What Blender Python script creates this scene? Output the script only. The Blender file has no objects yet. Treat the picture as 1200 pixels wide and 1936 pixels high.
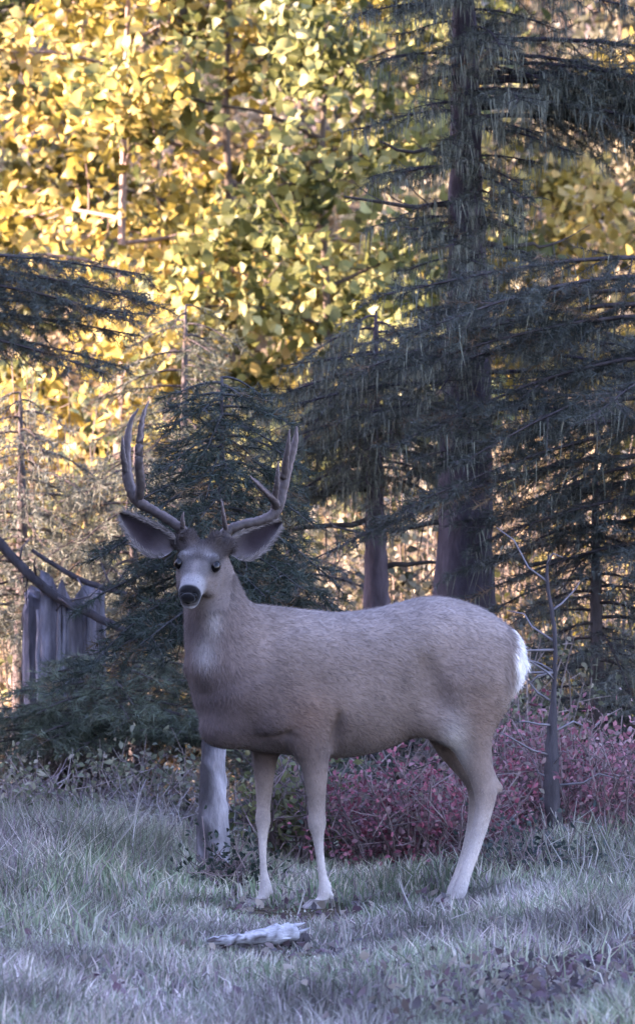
import bpy, math
import numpy as np
from mathutils import Vector

scene = bpy.context.scene
COL = scene.collection
FPX = 11600.0            # focal length in photograph pixels
CAM_D, CAM_Z, HORIZON = 20.0, 1.5, 850.0

# ------------------------------------------------------------------ camera
cam = bpy.data.cameras.new("camera")
cam.sensor_fit = 'VERTICAL'
cam.sensor_height = 24.0
cam.lens = 24.0 * FPX / 1936.0
cam.clip_start, cam.clip_end = 0.1, 2000.0
cam.dof.use_dof = True
cam.dof.focus_distance = 20.0
cam.dof.aperture_fstop = 6.0
cam_o = bpy.data.objects.new("camera", cam)
COL.objects.link(cam_o)
cam_o.location = (0, -CAM_D, CAM_Z)
cam_o.rotation_euler = (math.pi / 2 - (968.0 - HORIZON) / FPX, 0, 0)
scene.camera = cam_o

# ------------------------------------------------------------------ light
SUN_EL = math.radians(24.0)
SUN_PHI = math.radians(4.0)       # sun stands low to the left
to_sun = Vector((-math.cos(SUN_PHI) * math.cos(SUN_EL), -math.sin(SUN_PHI) * math.cos(SUN_EL), math.sin(SUN_EL)))
world = bpy.data.worlds.new("World")
scene.world = world
world.use_nodes = True
wn = world.node_tree
sky = wn.nodes.new('ShaderNodeTexSky')
sky.sky_type = 'NISHITA'
sky.sun_disc = False
sky.sun_elevation = SUN_EL
sky.sun_rotation = math.atan2(to_sun.x, to_sun.y)
sky.ozone_density = 2.5
sky.air_density = 1.0
sky.dust_density = 0.6
wn.links.new(sky.outputs[0], wn.nodes['Background'].inputs[0])
wn.nodes['Background'].inputs[1].default_value = 0.13
sl = bpy.data.lights.new("sun", 'SUN')
sl.energy = 4.9
sl.angle = math.radians(0.5)
sl.color = (1.0, 0.86, 0.66)
so = bpy.data.objects.new("sun", sl)
COL.objects.link(so)
so.rotation_euler = (-to_sun).to_track_quat('-Z', 'Y').to_euler()
so.location = to_sun * 60
vs = scene.view_settings
vs.view_transform = 'Standard'
vs.look = 'None'
vs.gamma = 1.0
vs.use_curve_mapping = False
vs.exposure = 3.4
vs.use_white_balance = True          # the camera's white balance, set for the blue shade
vs.white_balance_temperature = 6950
vs.white_balance_tint = 38
scene.cycles.max_bounces = 6
scene.cycles.diffuse_bounces = 3
scene.cycles.transmission_bounces = 3
scene.cycles.transparent_max_bounces = 4

# ------------------------------------------------------------------ helpers
def P(px, py, y=0.0):
    d = CAM_D + y
    return np.array([(px - 600.0) / FPX * d, y, CAM_Z + (HORIZON - py) / FPX * d])

def X_at(px, y):
    return (px - 600.0) / FPX * (CAM_D + y)

def sstep(a, b, x):
    t = np.clip((np.asarray(x, float) - a) / (b - a), 0, 1)
    return t * t * (3 - 2 * t)

def vnoise(x, y, seed=0):
    x = np.asarray(x, float); y = np.asarray(y, float)
    def h(i, j):
        v = np.sin(i * 127.1 + j * 311.7 + seed * 74.7) * 43758.5453
        return v - np.floor(v)
    i = np.floor(x); j = np.floor(y); fx = x - i; fy = y - j
    fx = fx * fx * (3 - 2 * fx); fy = fy * fy * (3 - 2 * fy)
    return (h(i, j) * (1 - fx) + h(i + 1, j) * fx) * (1 - fy) + (h(i, j + 1) * (1 - fx) + h(i + 1, j + 1) * fx) * fy

def gz(x, y):
    """terrain height"""
    x = np.asarray(x, float); y = np.asarray(y, float)
    q = y - math.tan(SUN_PHI) * x
    bluff = 21.0 * sstep(-7, -27, x) * sstep(7.4, 4.8, q)  # unseen rise, added to keep the low sun off the glade
    back = 0.52 * np.maximum(0, y - 32 + 3 * vnoise(x * .15, y * .15, 4)) * sstep(30, 40, y)
    back = np.minimum(back, 60)
    fine = (vnoise(x * 1.1, y * 1.1, 1) - .5) * .05 + (vnoise(x * 4, y * 4, 2) - .5) * .018
    far = (vnoise(x * .12, y * .12, 3) - .5) * .5 * sstep(6, 20, np.hypot(x, y))
    return bluff + back + fine + far

def nrm(v):
    v = np.asarray(v, float)
    return v / np.maximum(np.linalg.norm(v, axis=-1, keepdims=True), 1e-9)

class MB:
    def __init__(self):
        self.v, self.t, self.c, self.n = [], [], [], 0
    def add(self, V, T, C):
        V = np.asarray(V, np.float32).reshape(-1, 3); T = np.asarray(T, np.int64).reshape(-1, 3)
        C = np.asarray(C, np.float32)
        if C.ndim == 1: C = np.tile(C, (len(V), 1))
        self.v.append(V); self.t.append(T + self.n); self.c.append(C); self.n += len(V)
    def mesh(self, name, mat, smooth=False, origin=(0, 0, 0)):
        V = np.concatenate(self.v) - np.asarray(origin, np.float32)
        T = np.concatenate(self.t); C = np.concatenate(self.c)
        me = bpy.data.meshes.new(name)
        me.vertices.add(len(V)); me.vertices.foreach_set('co', V.astype(np.float32).ravel())
        me.loops.add(T.size); me.loops.foreach_set('vertex_index', T.astype(np.int32).ravel())
        me.polygons.add(len(T)); me.polygons.foreach_set('loop_start', np.arange(0, T.size, 3, dtype=np.int32))
        if smooth: me.polygons.foreach_set('use_smooth', np.ones(len(T), bool))
        a = me.attributes.new('Col', 'FLOAT_COLOR', 'POINT')
        a.data.foreach_set('color', np.concatenate([np.clip(C, 0, 1), np.ones((len(C), 1), np.float32)], 1).astype(np.float32).ravel())
        me.update(calc_edges=True); me.validate()
        me.materials.append(mat)
        return me

def link(name, me, parent=None, loc=None):
    o = bpy.data.objects.new(name, me)
    COL.objects.link(o)
    if parent is not None: o.parent = parent
    if loc is not None: o.location = loc
    if parent is not None and name in ('crown', 'foliage', 'fur', 'hanging_lichen'): o['kind'] = 'stuff'
    return o

def tag(o, label, cat, group=None, kind=None):
    o['label'] = label
    if cat: o['category'] = cat
    if group: o['group'] = group
    if kind: o['kind'] = kind
    return o

def empty(name, loc, label, cat, group=None):
    o = bpy.data.objects.new(name, None)
    o.empty_display_size = .2
    COL.objects.link(o); o.location = loc
    return tag(o, label, cat, group)

def tube(mb, pts, rad, col, sides=6, cap=True, rough=0.0, rng=None):
    pts = np.asarray(pts, float); n = len(pts); rad = np.broadcast_to(np.asarray(rad, float), (n,))
    tan = nrm(np.gradient(pts, axis=0))
    ref = np.array([0.31, 0.83, 0.46]) if abs(tan[0][2]) > .8 else np.array([0., 0, 1])
    s = nrm(np.cross(tan, ref)); u = np.cross(s, tan)
    a = np.arange(sides) / sides * 2 * math.pi
    ring = (np.cos(a)[None, :, None] * s[:, None] + np.sin(a)[None, :, None] * u[:, None])
    rr = rad[:, None, None] * np.ones((n, sides, 1))
    if rough and rng is not None: rr = rr * (1 + rough * rng.uniform(-1, 1, (n, sides, 1)))
    V = (pts[:, None] + ring * rr).reshape(-1, 3)
    T = []
    for i in range(n - 1):
        for j in range(sides):
            k = (j + 1) % sides
            T += [(i * sides + j, i * sides + k, (i + 1) * sides + k), (i * sides + j, (i + 1) * sides + k, (i + 1) * sides + j)]
    if cap:
        V = np.concatenate([V, pts[:1], pts[-1:]])
        for j in range(sides):
            k = (j + 1) % sides
            T += [(n * sides, k, j), (n * sides + 1, (n - 1) * sides + j, (n - 1) * sides + k)]
    col = np.asarray(col, float)
    mb.add(V, T, col)

def spline(pts, n):
    """Catmull-Rom through rows of pts (any number of columns)"""
    pts = np.asarray(pts, float)
    p = np.concatenate([2 * pts[:1] - pts[1:2], pts, 2 * pts[-1:] - pts[-2:-1]])
    out = []
    for t in np.linspace(0, len(pts) - 1, n):
        i = min(int(t), len(pts) - 2); f = t - i
        a, b, c, d = p[i], p[i + 1], p[i + 2], p[i + 3]
        out.append(.5 * ((2 * b) + (-a + c) * f + (2 * a - 5 * b + 4 * c - d) * f * f + (-a + 3 * b - 3 * c + d) * f ** 3))
    return np.array(out)

def leaves(mb, rng, C, L, W, col, up=0.5, hang=0.0, fold=.25):
    """six-point folded leaves; C centres (N,3), L, W arrays, col (N,3)"""
    N = len(C); L = np.broadcast_to(L, (N,))[:, None]; W = np.broadcast_to(W, (N,))[:, None]
    ax = nrm(rng.normal(size=(N, 3)) + np.array([0, 0, -hang]))
    nn = nrm(rng.normal(size=(N, 3)) * (1 - up) + np.array([0, -.25, 1.]) * up)
    side = nrm(np.cross(ax, nn)); nn = np.cross(side, ax)
    f = nn * W * fold
    p0 = C - ax * L * .5; p5 = C + ax * L * .5 - f * .6
    l1 = C - ax * L * .12 + side * W * .5 + f; r1 = C - ax * L * .12 - side * W * .5 + f
    l2 = C + ax * L * .24 + side * W * .36 + f * .6; r2 = C + ax * L * .24 - side * W * .36 + f * .6
    V = np.stack([p0, l1, l2, p5, r2, r1], 1).reshape(-1, 3)
    b = (np.arange(N) * 6)[:, None, None]
    T = np.array([[0, 1, 5], [1, 2, 5], [2, 4, 5], [2, 3, 4]])[None] + b
    mb.add(V, T.reshape(-1, 3), np.repeat(col, 6, 0))

def slivers(mb, base, dirv, L, W, side, col, tipcol=None):
    """one thin triangle each"""
    N = len(base)
    L = np.broadcast_to(L, (N,))[:, None]; W = np.broadcast_to(W, (N,))[:, None]
    V = np.stack([base - side * W * .5, base + side * W * .5, base + dirv * L], 1).reshape(-1, 3)
    Cc = np.repeat(col, 3, 0)
    if tipcol is not None: Cc[2::3] = tipcol
    mb.add(V, np.arange(N * 3).reshape(-1, 3), Cc)

# ------------------------------------------------------------------ materials
def new_mat(name):
    m = bpy.data.materials.new(name); m.use_nodes = True
    nt = m.node_tree; nt.nodes.clear()
    out = nt.nodes.new('ShaderNodeOutputMaterial')
    return m, nt, out

def attr_mat(name, rough=.7, transl=0.0, noise=0.0, nscale=30.0, bump=0.0, spec=.3, stretch=(1, 1, 1), sheen=0.0):
    m, nt, out = new_mat(name)
    at = nt.nodes.new('ShaderNodeAttribute'); at.attribute_name = 'Col'
    bs = nt.nodes.new('ShaderNodeBsdfPrincipled')
    bs.inputs['Roughness'].default_value = rough
    bs.inputs['Specular IOR Level'].default_value = spec
    if sheen:
        bs.inputs['Sheen Weight'].default_value = sheen
        bs.inputs['Sheen Roughness'].default_value = .5
    col = at.outputs['Color']
    if noise or bump:
        tc = nt.nodes.new('ShaderNodeTexCoord'); mp = nt.nodes.new('ShaderNodeMapping')
        mp.inputs['Scale'].default_value = stretch
        nz = nt.nodes.new('ShaderNodeTexNoise'); nz.inputs['Scale'].default_value = nscale
        nz.inputs['Detail'].default_value = 6; nz.inputs['Roughness'].default_value = .65
        nt.links.new(tc.outputs['Object'], mp.inputs[0]); nt.links.new(mp.outputs[0], nz.inputs[0])
        if noise:
            mr = nt.nodes.new('ShaderNodeMapRange')
            mr.inputs['From Min'].default_value = .25; mr.inputs['From Max'].default_value = .75
            mr.inputs['To Min'].default_value = 1 - noise; mr.inputs['To Max'].default_value = 1 + noise
            nt.links.new(nz.outputs[0], mr.inputs[0])
            mx = nt.nodes.new('ShaderNodeVectorMath'); mx.operation = 'SCALE'
            nt.links.new(col, mx.inputs[0]); nt.links.new(mr.outputs[0], mx.inputs['Scale'])
            col = mx.outputs[0]
        if bump:
            bp = nt.nodes.new('ShaderNodeBump'); bp.inputs['Strength'].default_value = 1.0
            bp.inputs['Distance'].default_value = bump
            nt.links.new(nz.outputs[0], bp.inputs['Height']); nt.links.new(bp.outputs[0], bs.inputs['Normal'])
    nt.links.new(col, bs.inputs['Base Color'])
    if transl:
        tr = nt.nodes.new('ShaderNodeBsdfTranslucent'); nt.links.new(col, tr.inputs['Color'])
        mix = nt.nodes.new('ShaderNodeMixShader'); mix.inputs[0].default_value = transl
        nt.links.new(bs.outputs[0], mix.inputs[1]); nt.links.new(tr.outputs[0], mix.inputs[2])
        nt.links.new(mix.outputs[0], out.inputs[0])
    else:
        nt.links.new(bs.outputs[0], out.inputs[0])
    return m

M_LEAF = attr_mat('autumn_leaf', rough=.5, transl=.42, spec=.35)
M_NEEDLE = attr_mat('conifer_needle', rough=.55, transl=.15, spec=.3)
M_GRASS = attr_mat('grass_blade', rough=.6, transl=.25, spec=.25)
M_BARK = attr_mat('bark', rough=.9, noise=.55, nscale=26, bump=.012, spec=.1, stretch=(1, 1, .25))
M_FLAKE = attr_mat('flaky_bark', rough=.9, noise=.6, nscale=22, bump=.02, spec=.1, stretch=(1, 1, .3))
M_WOOD = attr_mat('weathered_wood', rough=.85, noise=.6, nscale=40, bump=.006, spec=.15, stretch=(1, 1, .2))
M_LOG = attr_mat('bleached_wood', rough=.85, noise=.6, nscale=45, bump=.008, spec=.15, stretch=(.12, 1, 1))
M_TWIG = attr_mat('twig', rough=.85, noise=.3, nscale=40, spec=.1)
M_HIDE = attr_mat('hide', rough=.9, noise=.16, nscale=55, bump=.002, spec=.08, sheen=.15)
M_FUR = attr_mat('fur', rough=.8, spec=.12)
M_ANTLER = attr_mat('antler', rough=.6, noise=.35, nscale=70, bump=.002, spec=.3, stretch=(1, 1, .3))
M_HORN = attr_mat('hoof_horn', rough=.5, noise=.2, nscale=60, spec=.3)
M_WET = attr_mat('wet_eye', rough=.22, spec=.3)
M_NOSE = attr_mat('nose_leather', rough=.7, noise=.3, nscale=200, bump=.001, spec=.2)

def ground_mat():
    m, nt, out = new_mat('forest_floor')
    tc = nt.nodes.new('ShaderNodeTexCoord')
    n1 = nt.nodes.new('ShaderNodeTexNoise'); n1.inputs['Scale'].default_value = 1.2; n1.inputs['Detail'].default_value = 8
    n2 = nt.nodes.new('ShaderNodeTexNoise'); n2.inputs['Scale'].default_value = 28; n2.inputs['Detail'].default_value = 6
    vo = nt.nodes.new('ShaderNodeTexVoronoi'); vo.inputs['Scale'].default_value = 22
    for n in (n1, n2, vo): nt.links.new(tc.outputs['Object'], n.inputs['Vector'])
    r1 = nt.nodes.new('ShaderNodeValToRGB')
    r1.color_ramp.elements[0].color = (.035, .028, .024, 1); r1.color_ramp.elements[0].position = .3
    r1.color_ramp.elements[1].color = (.085, .07, .05, 1); r1.color_ramp.elements[1].position = .7
    r2 = nt.nodes.new('ShaderNodeValToRGB')
    r2.color_ramp.elements[0].color = (.4, .4, .4, 1); r2.color_ramp.elements[0].position = .35
    r2.color_ramp.elements[1].color = (1.5, 1.4, 1.2, 1); r2.color_ramp.elements[1].position = .7
    nt.links.new(n1.outputs[0], r1.inputs[0]); nt.links.new(n2.outputs[0], r2.inputs[0])
    mx = nt.nodes.new('ShaderNodeMix'); mx.data_type = 'RGBA'; mx.blend_type = 'MULTIPLY'; mx.inputs[0].default_value = 1
    nt.links.new(r1.outputs[0], mx.inputs[6]); nt.links.new(r2.outputs[0], mx.inputs[7])
    bs = nt.nodes.new('ShaderNodeBsdfPrincipled'); bs.inputs['Roughness'].default_value = .95
    bs.inputs['Specular IOR Level'].default_value = .1
    bp = nt.nodes.new('ShaderNodeBump'); bp.inputs['Distance'].default_value = .03
    nt.links.new(vo.outputs[0], bp.inputs['Height']); nt.links.new(bp.outputs[0], bs.inputs['Normal'])
    nt.links.new(mx.outputs[2], bs.inputs['Base Color']); nt.links.new(bs.outputs[0], out.inputs[0])
    return m
M_GROUND = ground_mat()

# ------------------------------------------------------------------ ground
def axis_coords(lo, hi, c0, c1, fine):
    core = np.arange(c0, c1 + 1e-6, fine)
    def grow(a, b):
        out = []; s = fine; p = a; sg = 1 if b > a else -1
        while (b - p) * sg > 0:
            s *= 1.13; p += sg * s; out.append(p)
        return out
    return np.array(sorted(grow(c0, lo) + list(core) + grow(c1, hi)))
gx = axis_coords(-500, 500, -4, 4, .08); gy = axis_coords(-300, 700, -6, 8, .08)
GX, GY = np.meshgrid(gx, gy, indexing='ij')
GZ = gz(GX, GY)
nx, ny = GX.shape
idx = np.arange(nx * ny).reshape(nx, ny)
a, b, c, d = idx[:-1, :-1].ravel(), idx[1:, :-1].ravel(), idx[1:, 1:].ravel(), idx[:-1, 1:].ravel()
mb = MB()
mb.add(np.stack([GX, GY, GZ], -1), np.concatenate([np.stack([a, b, c], 1), np.stack([a, c, d], 1)]), np.array([.08, .07, .05]))
g = link('ground', mb.mesh('ground', M_GROUND, smooth=True))
tag(g, 'forest floor of dark soil and litter rising to a slope', None, kind='structure')

# ------------------------------------------------------------------ trees: builders
def conifer(name, label, x, y, H, base_z, R, r0, n_br, seed, bark=(.10, .085, .085), green=(.045, .07, .05), droop=.45,
            dens=170, boughs=(), lean=(0, 0), group='conifers', dead=(), lichen=0, needle=.04, dense_top=5.0, sides=14, kpow=.8,
            rise=.12, category='conifer', flat=1.0, low=1.25, taper=.75, nw=.1, gap=None):
    rng = np.random.default_rng(seed)
    base = np.array([x, y, float(gz(x, y)) - .06])
    root = empty(name, base, label, category, group)
    # trunk
    tz = np.linspace(0, 1, 18)
    cx = lean[0] * tz * H + .02 * np.sin(tz * 7 + seed) * H * .12
    cy = lean[1] * tz * H + .02 * np.cos(tz * 6 + seed) * H * .1
    tp = np.stack([cx - cx[0], cy - cy[0], tz * H], 1)
    tr = r0 * (1 - tz) ** taper + .005
    tr[0] *= 1.35; tr[1] *= 1.05
    tw = MB()
    dense = spline(np.concatenate([tp, tr[:, None]], 1), 60)
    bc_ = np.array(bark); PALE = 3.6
    if bark[0] > .2:      # pale strips over dark bark, mostly round one side
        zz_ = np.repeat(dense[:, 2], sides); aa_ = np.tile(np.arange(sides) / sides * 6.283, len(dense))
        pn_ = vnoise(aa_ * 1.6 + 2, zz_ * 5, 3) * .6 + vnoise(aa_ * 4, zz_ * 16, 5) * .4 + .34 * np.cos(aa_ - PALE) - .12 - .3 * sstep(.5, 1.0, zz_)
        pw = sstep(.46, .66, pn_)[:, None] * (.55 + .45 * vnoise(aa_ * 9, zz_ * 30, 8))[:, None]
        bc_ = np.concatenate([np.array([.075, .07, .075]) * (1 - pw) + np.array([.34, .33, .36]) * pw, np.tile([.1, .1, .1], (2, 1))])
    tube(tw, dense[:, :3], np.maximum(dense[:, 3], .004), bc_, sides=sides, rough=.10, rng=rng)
    wood = tw; nee = MB(); lic = MB()
    spec = [(az, z, L, None) for az, z, L in boughs]
    ga = rng.uniform(0, 6.28)
    for i in range(n_br):
        u = (i + rng.uniform(0, 1)) / n_br
        z = base_z + (H - base_z) * u ** low
        ga += 2.4 + rng.normal(0, .3)
        if gap and gap[0] < z < gap[1]: continue
        L = R * (max(1 - (z - base_z) / (H - base_z), .02)) ** kpow * rng.uniform(.6, 1.12) + .08
        spec.append((math.degrees(ga), z, L, u))
    B, D, LL, CN = [], [], [], []
    for az, z, L, u in spec:
        az = math.radians(az)
        tpos = np.array([np.interp(z, tp[:, 2], tp[:, 0]), np.interp(z, tp[:, 2], tp[:, 1]), z])
        d = np.array([math.cos(az), math.sin(az) * flat, 0]); d /= np.linalg.norm(d); sd = np.array([-d[1], d[0], 0])
        t = np.linspace(0, 1, 8)[:, None]
        bend = rng.normal(0, .12)
        dr = droop * rng.uniform(.6, 1.3)
        pts = tpos + d * L * t + sd * bend * L * t * t + np.array([0, 0, 1.]) * L * (rise * t - dr * t ** 2 + .18 * dr * t ** 4)
        tube(wood, pts, np.linspace(.004 + .006 * L, .002, 8), np.minimum(np.array(bark) * .6, .06), sides=4, cap=False)
        near = 1.0 if z < dense_top else .45
        nt_ = int(max(5, L / .024) * (1 if near == 1 else .5))
        tt = rng.uniform(.12, 1.0, nt_) ** .85
        bp = np.stack([np.interp(tt, t[:, 0], pts[:, k]) for k in range(3)], 1)
        sg = np.where(np.arange(nt_) % 2 == 0, 1., -1.)[:, None]
        al = rng.uniform(.5, 1.15, nt_)[:, None]
        td = nrm(d * np.cos(al) + sd * sg * np.sin(al) + np.array([0, 0, 1.]) * (rng.normal(-.22, .22, nt_)[:, None] - .25 * dr))
        tl = np.minimum(.42, (.36 * L * (1.05 - tt) + .09)) * rng.uniform(.5, 1.1, nt_)
        B.append(bp); D.append(td); LL.append(tl); CN.append(np.maximum(3, (tl * dens * near)).astype(int))
        if lichen and z < dense_top:
            nl = int(lichen * L)
            k = rng.integers(0, nt_, nl); s = rng.uniform(0, 1, nl)[:, None]
            lp = bp[k] + td[k] * tl[k][:, None] * s
            ld = nrm(np.array([0, 0, -1.]) + rng.normal(0, .16, (nl, 3)))
            slivers(lic, lp, ld, rng.uniform(.03, .13, nl), .0045, nrm(rng.normal(size=(nl, 3)) * np.array([1, .4, 0])),
                    np.array([.16, .17, .13]) * rng.uniform(.6, 1.4, (nl, 1)))
    B = np.concatenate(B); D = np.concatenate(D); LL = np.concatenate(LL); CN = np.concatenate(CN)
    sdv = nrm(np.cross(D, rng.normal(size=D.shape)))
    slivers(wood, B, D, LL, .006, sdv, np.tile(np.minimum(np.array(bark) * .7, .07), (len(B), 1)))
    r = np.repeat(np.arange(len(B)), CN); n = len(r)
    s = rng.uniform(0.02, 1, n)[:, None]
    npz = B[r] + D[r] * LL[r][:, None] * s
    nd = nrm(D[r] * rng.uniform(.35, .9, (n, 1)) + nrm(rng.normal(size=(n, 3))) * .8 + np.array([0, 0, -.12]))
    tint = rng.uniform(.6, 1.35, (len(B), 1))[r] * rng.uniform(.75, 1.25, (n, 1))
    dry = (rng.uniform(size=(len(B), 1)) < .06)[r]
    colr = np.where(dry, np.array([.13, .085, .045]), np.array(green)) * tint
    slivers(nee, npz, nd, needle * rng.uniform(.7, 1.3, n), needle * nw, nrm(rng.normal(size=(n, 3))), colr, None)
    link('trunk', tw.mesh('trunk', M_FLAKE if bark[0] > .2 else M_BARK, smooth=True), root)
    cr = link('crown', nee.mesh('crown', M_NEEDLE), root)
    if lichen:
        link('hanging_lichen', lic.mesh('hanging_lichen', M_TWIG), root)
    for (az, z, L, el) in dead:
        az = math.radians(az)
        dm = MB(); n_ = 9; t = np.linspace(0, 1, n_)
        d = np.array([math.cos(az), math.sin(az), 0])
        pts = np.array([np.interp(z, tp[:, 2], tp[:, 0]), np.interp(z, tp[:, 2], tp[:, 1]), z]) + d * L * t[:, None] + \
            np.array([0, 0, 1.]) * (math.tan(math.radians(el)) * L * t - .06 * L * np.sin(t * 3))[:, None] + rng.normal(0, .008, (n_, 3))
        tube(dm, pts, np.linspace(.014, .004, n_), np.array([.07, .06, .055]), sides=5)
        for k in range(int(L * 8)):
            f = rng.uniform(.2, .95); q = np.array([np.interp(f, t, pts[:, j]) for j in range(3)])
            e = nrm(d * rng.uniform(-.2, .8) + rng.normal(0, .5, 3)) * rng.uniform(.05, .22)
            tube(dm, [q, q + e * .5 + [0, 0, -.01], q + e], [.004, .003, .0015], np.array([.09, .08, .07]), sides=3, cap=False)
        link('dead_branch', dm.mesh('dead_branch', M_TWIG), root)
    return root

def broadleaf(name, label, x, y, H, base_z, R, r0, n_leaf, seed, pal, leaf=.07, bark=(.22, .19, .15), group='sunlit background trees',
              category='tree', hang=.4, n_limb=20, lean=(0, 0), clump=.13, shape='oval', up=.3):
    rng = np.random.default_rng(seed)
    base = np.array([x, y, float(gz(x, y)) - .06])
    root = empty(name, base, label, category, group)
    tz = np.linspace(0, 1, 9)
    wob = np.cumsum(rng.normal(0, .018 * H / 4, (9, 2)), 0); wob -= wob[0]
    tp = np.stack([wob[:, 0] + lean[0] * tz * H, wob[:, 1] + lean[1] * tz * H, tz * H * .95], 1)
    tr = r0 * (1 - tz * .92); tr[0] *= 1.3
    ds = spline(np.concatenate([tp, tr[:, None]], 1), 36)
    tw = MB(); tube(tw, ds[:, :3], np.maximum(ds[:, 3], .004), np.array(bark), sides=10, rough=.06, rng=rng)
    lw = tw; tips = []
    ga = rng.uniform(0, 6.28)
    for i in range(n_limb):
        u = (i + rng.uniform(0, 1)) / n_limb
        z = base_z + (H * .93 - base_z) * u
        ga += 2.4 + rng.normal(0, .4)
        prof = math.sin(math.pi * min(1, .18 + .82 * u)) ** .7 if shape == 'oval' else (1 - u) ** .7
        L = max(.12, R * prof * rng.uniform(.65, 1.15))
        st = np.array([np.interp(z, tp[:, 2], tp[:, 0]), np.interp(z, tp[:, 2], tp[:, 1]), z])
        d = np.array([math.cos(ga), math.sin(ga), rng.uniform(.2, .7)])
        t = np.linspace(0, 1, 7)[:, None]
        pts = st + d * L * t + np.array([0, 0, -1]) * L * .35 * t ** 2 + rng.normal(0, .025 * L, (7, 3)) * t
        tube(lw, pts, np.linspace(max(.008, r0 * .32), .003, 7), np.array(bark) * .8, sides=4, cap=False)
        for k in range(int(5 + L * 6)):
            f = rng.uniform(.06, 1)
            q = np.array([np.interp(f, t[:, 0], pts[:, j]) for j in range(3)])
            e = nrm(d * .6 + rng.normal(0, .7, 3)) * rng.uniform(.15, .42) * min(1, L + .3)
            tw2 = np.stack([q, q + e * .55 + rng.normal(0, .015, 3), q + e])
            tube(lw, tw2, [.005, .004, .002], np.array(bark) * .7, sides=3, cap=False)
            tips += [q + e * s for s in (.35, .7, 1.0)]
    tips = np.array(tips)
    k = rng.integers(0, len(tips), n_leaf)
    C = tips[k] + rng.normal(0, clump, (n_leaf, 3)) * np.array([1, 1, .8])
    ct = rng.uniform(0, 1, len(tips) // 3 + 1)[k // 3]
    pal = np.array(pal); wts = (ct * .75 + rng.uniform(0, 1, n_leaf) * .25) * (len(pal) - 1)
    i0 = np.clip(wts.astype(int), 0, len(pal) - 2); f = (wts - i0)[:, None]
    colr = (pal[i0] * (1 - f) + pal[i0 + 1] * f) * rng.uniform(.7, 1.25, (n_leaf, 1))
    lm = MB()
    leaves(lm, rng, C, leaf * rng.uniform(.65, 1.3, n_leaf), leaf * .72 * rng.uniform(.7, 1.2, n_leaf), colr, up=up, hang=hang)
    link('trunk', tw.mesh('trunk', M_BARK, smooth=True), root)
    link('crown', lm.mesh('crown', M_LEAF), root)
    return root

def shrub(name, label, x, y, H, R, n_stem, n_leaf, seed, pal, leaf=.024, stem=(.17, .13, .13), group='shrubs', spread=.5, bare=0, lw_w=.6):
    rng = np.random.default_rng(seed)
    base = np.array([x, y, float(gz(x, y)) - .02])
    root = empty(name, base, label, 'shrub', group)
    sm = MB(); tips = []
    for i in range(n_stem):
        az = rng.uniform(0, 6.28); rr = R * math.sqrt(rng.uniform(0, 1)); h = H * rng.uniform(.55, 1.05)
        b0 = np.array([math.cos(az), math.sin(az), 0]) * rr * (1 - spread)
        e = np.array([math.cos(az), math.sin(az), 0]) * rr + np.array([rng.normal(0, .04), rng.normal(0, .04), h])
        t = np.linspace(0, 1, 6)[:, None]
        pts = b0 + (e - b0) * t + rng.normal(0, .014, (6, 3)) * t
        pts[:, 2] = np.maximum(pts[:, 2], 0)
        tube(sm, pts, np.linspace(.006, .002, 6), np.array(stem) * rng.uniform(.6, 1.6), sides=4, cap=False)
        for k in range(7):
            f = rng.uniform(.25, 1); q = np.array([np.interp(f, t[:, 0], pts[:, j]) for j in range(3)])
            v = nrm(rng.normal(0, 1, 3) + [0, 0, .7]) * rng.uniform(.05, .2)
            tube(sm, [q, q + v * .5 + rng.normal(0, .008, 3), q + v], [.003, .002, .0012], np.array(stem) * rng.uniform(.6, 1.7), sides=3, cap=False)
            tips += [q + v * .5, q + v]
    tips = np.array(tips); k = rng.integers(0, len(tips), n_leaf)
    C = tips[k] + rng.normal(0, .035, (n_leaf, 3)); C[:, 2] = np.maximum(C[:, 2], .02)
    pal = np.array(pal); w = rng.uniform(0, 1, n_leaf) * (len(pal) - 1); i0 = np.clip(w.astype(int), 0, len(pal) - 2); f = (w - i0)[:, None]
    colr = (pal[i0] * (1 - f) + pal[i0 + 1] * f) * rng.uniform(.6, 1.3, (n_leaf, 1))
    lm = MB(); leaves(lm, rng, C, leaf * rng.uniform(.6, 1.3, n_leaf), leaf * lw_w * rng.uniform(.7, 1.2, n_leaf), colr, up=.35)
    link('stem', sm.mesh('stem', M_TWIG), root)
    link('foliage', lm.mesh('foliage', M_LEAF), root)
    return root

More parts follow.
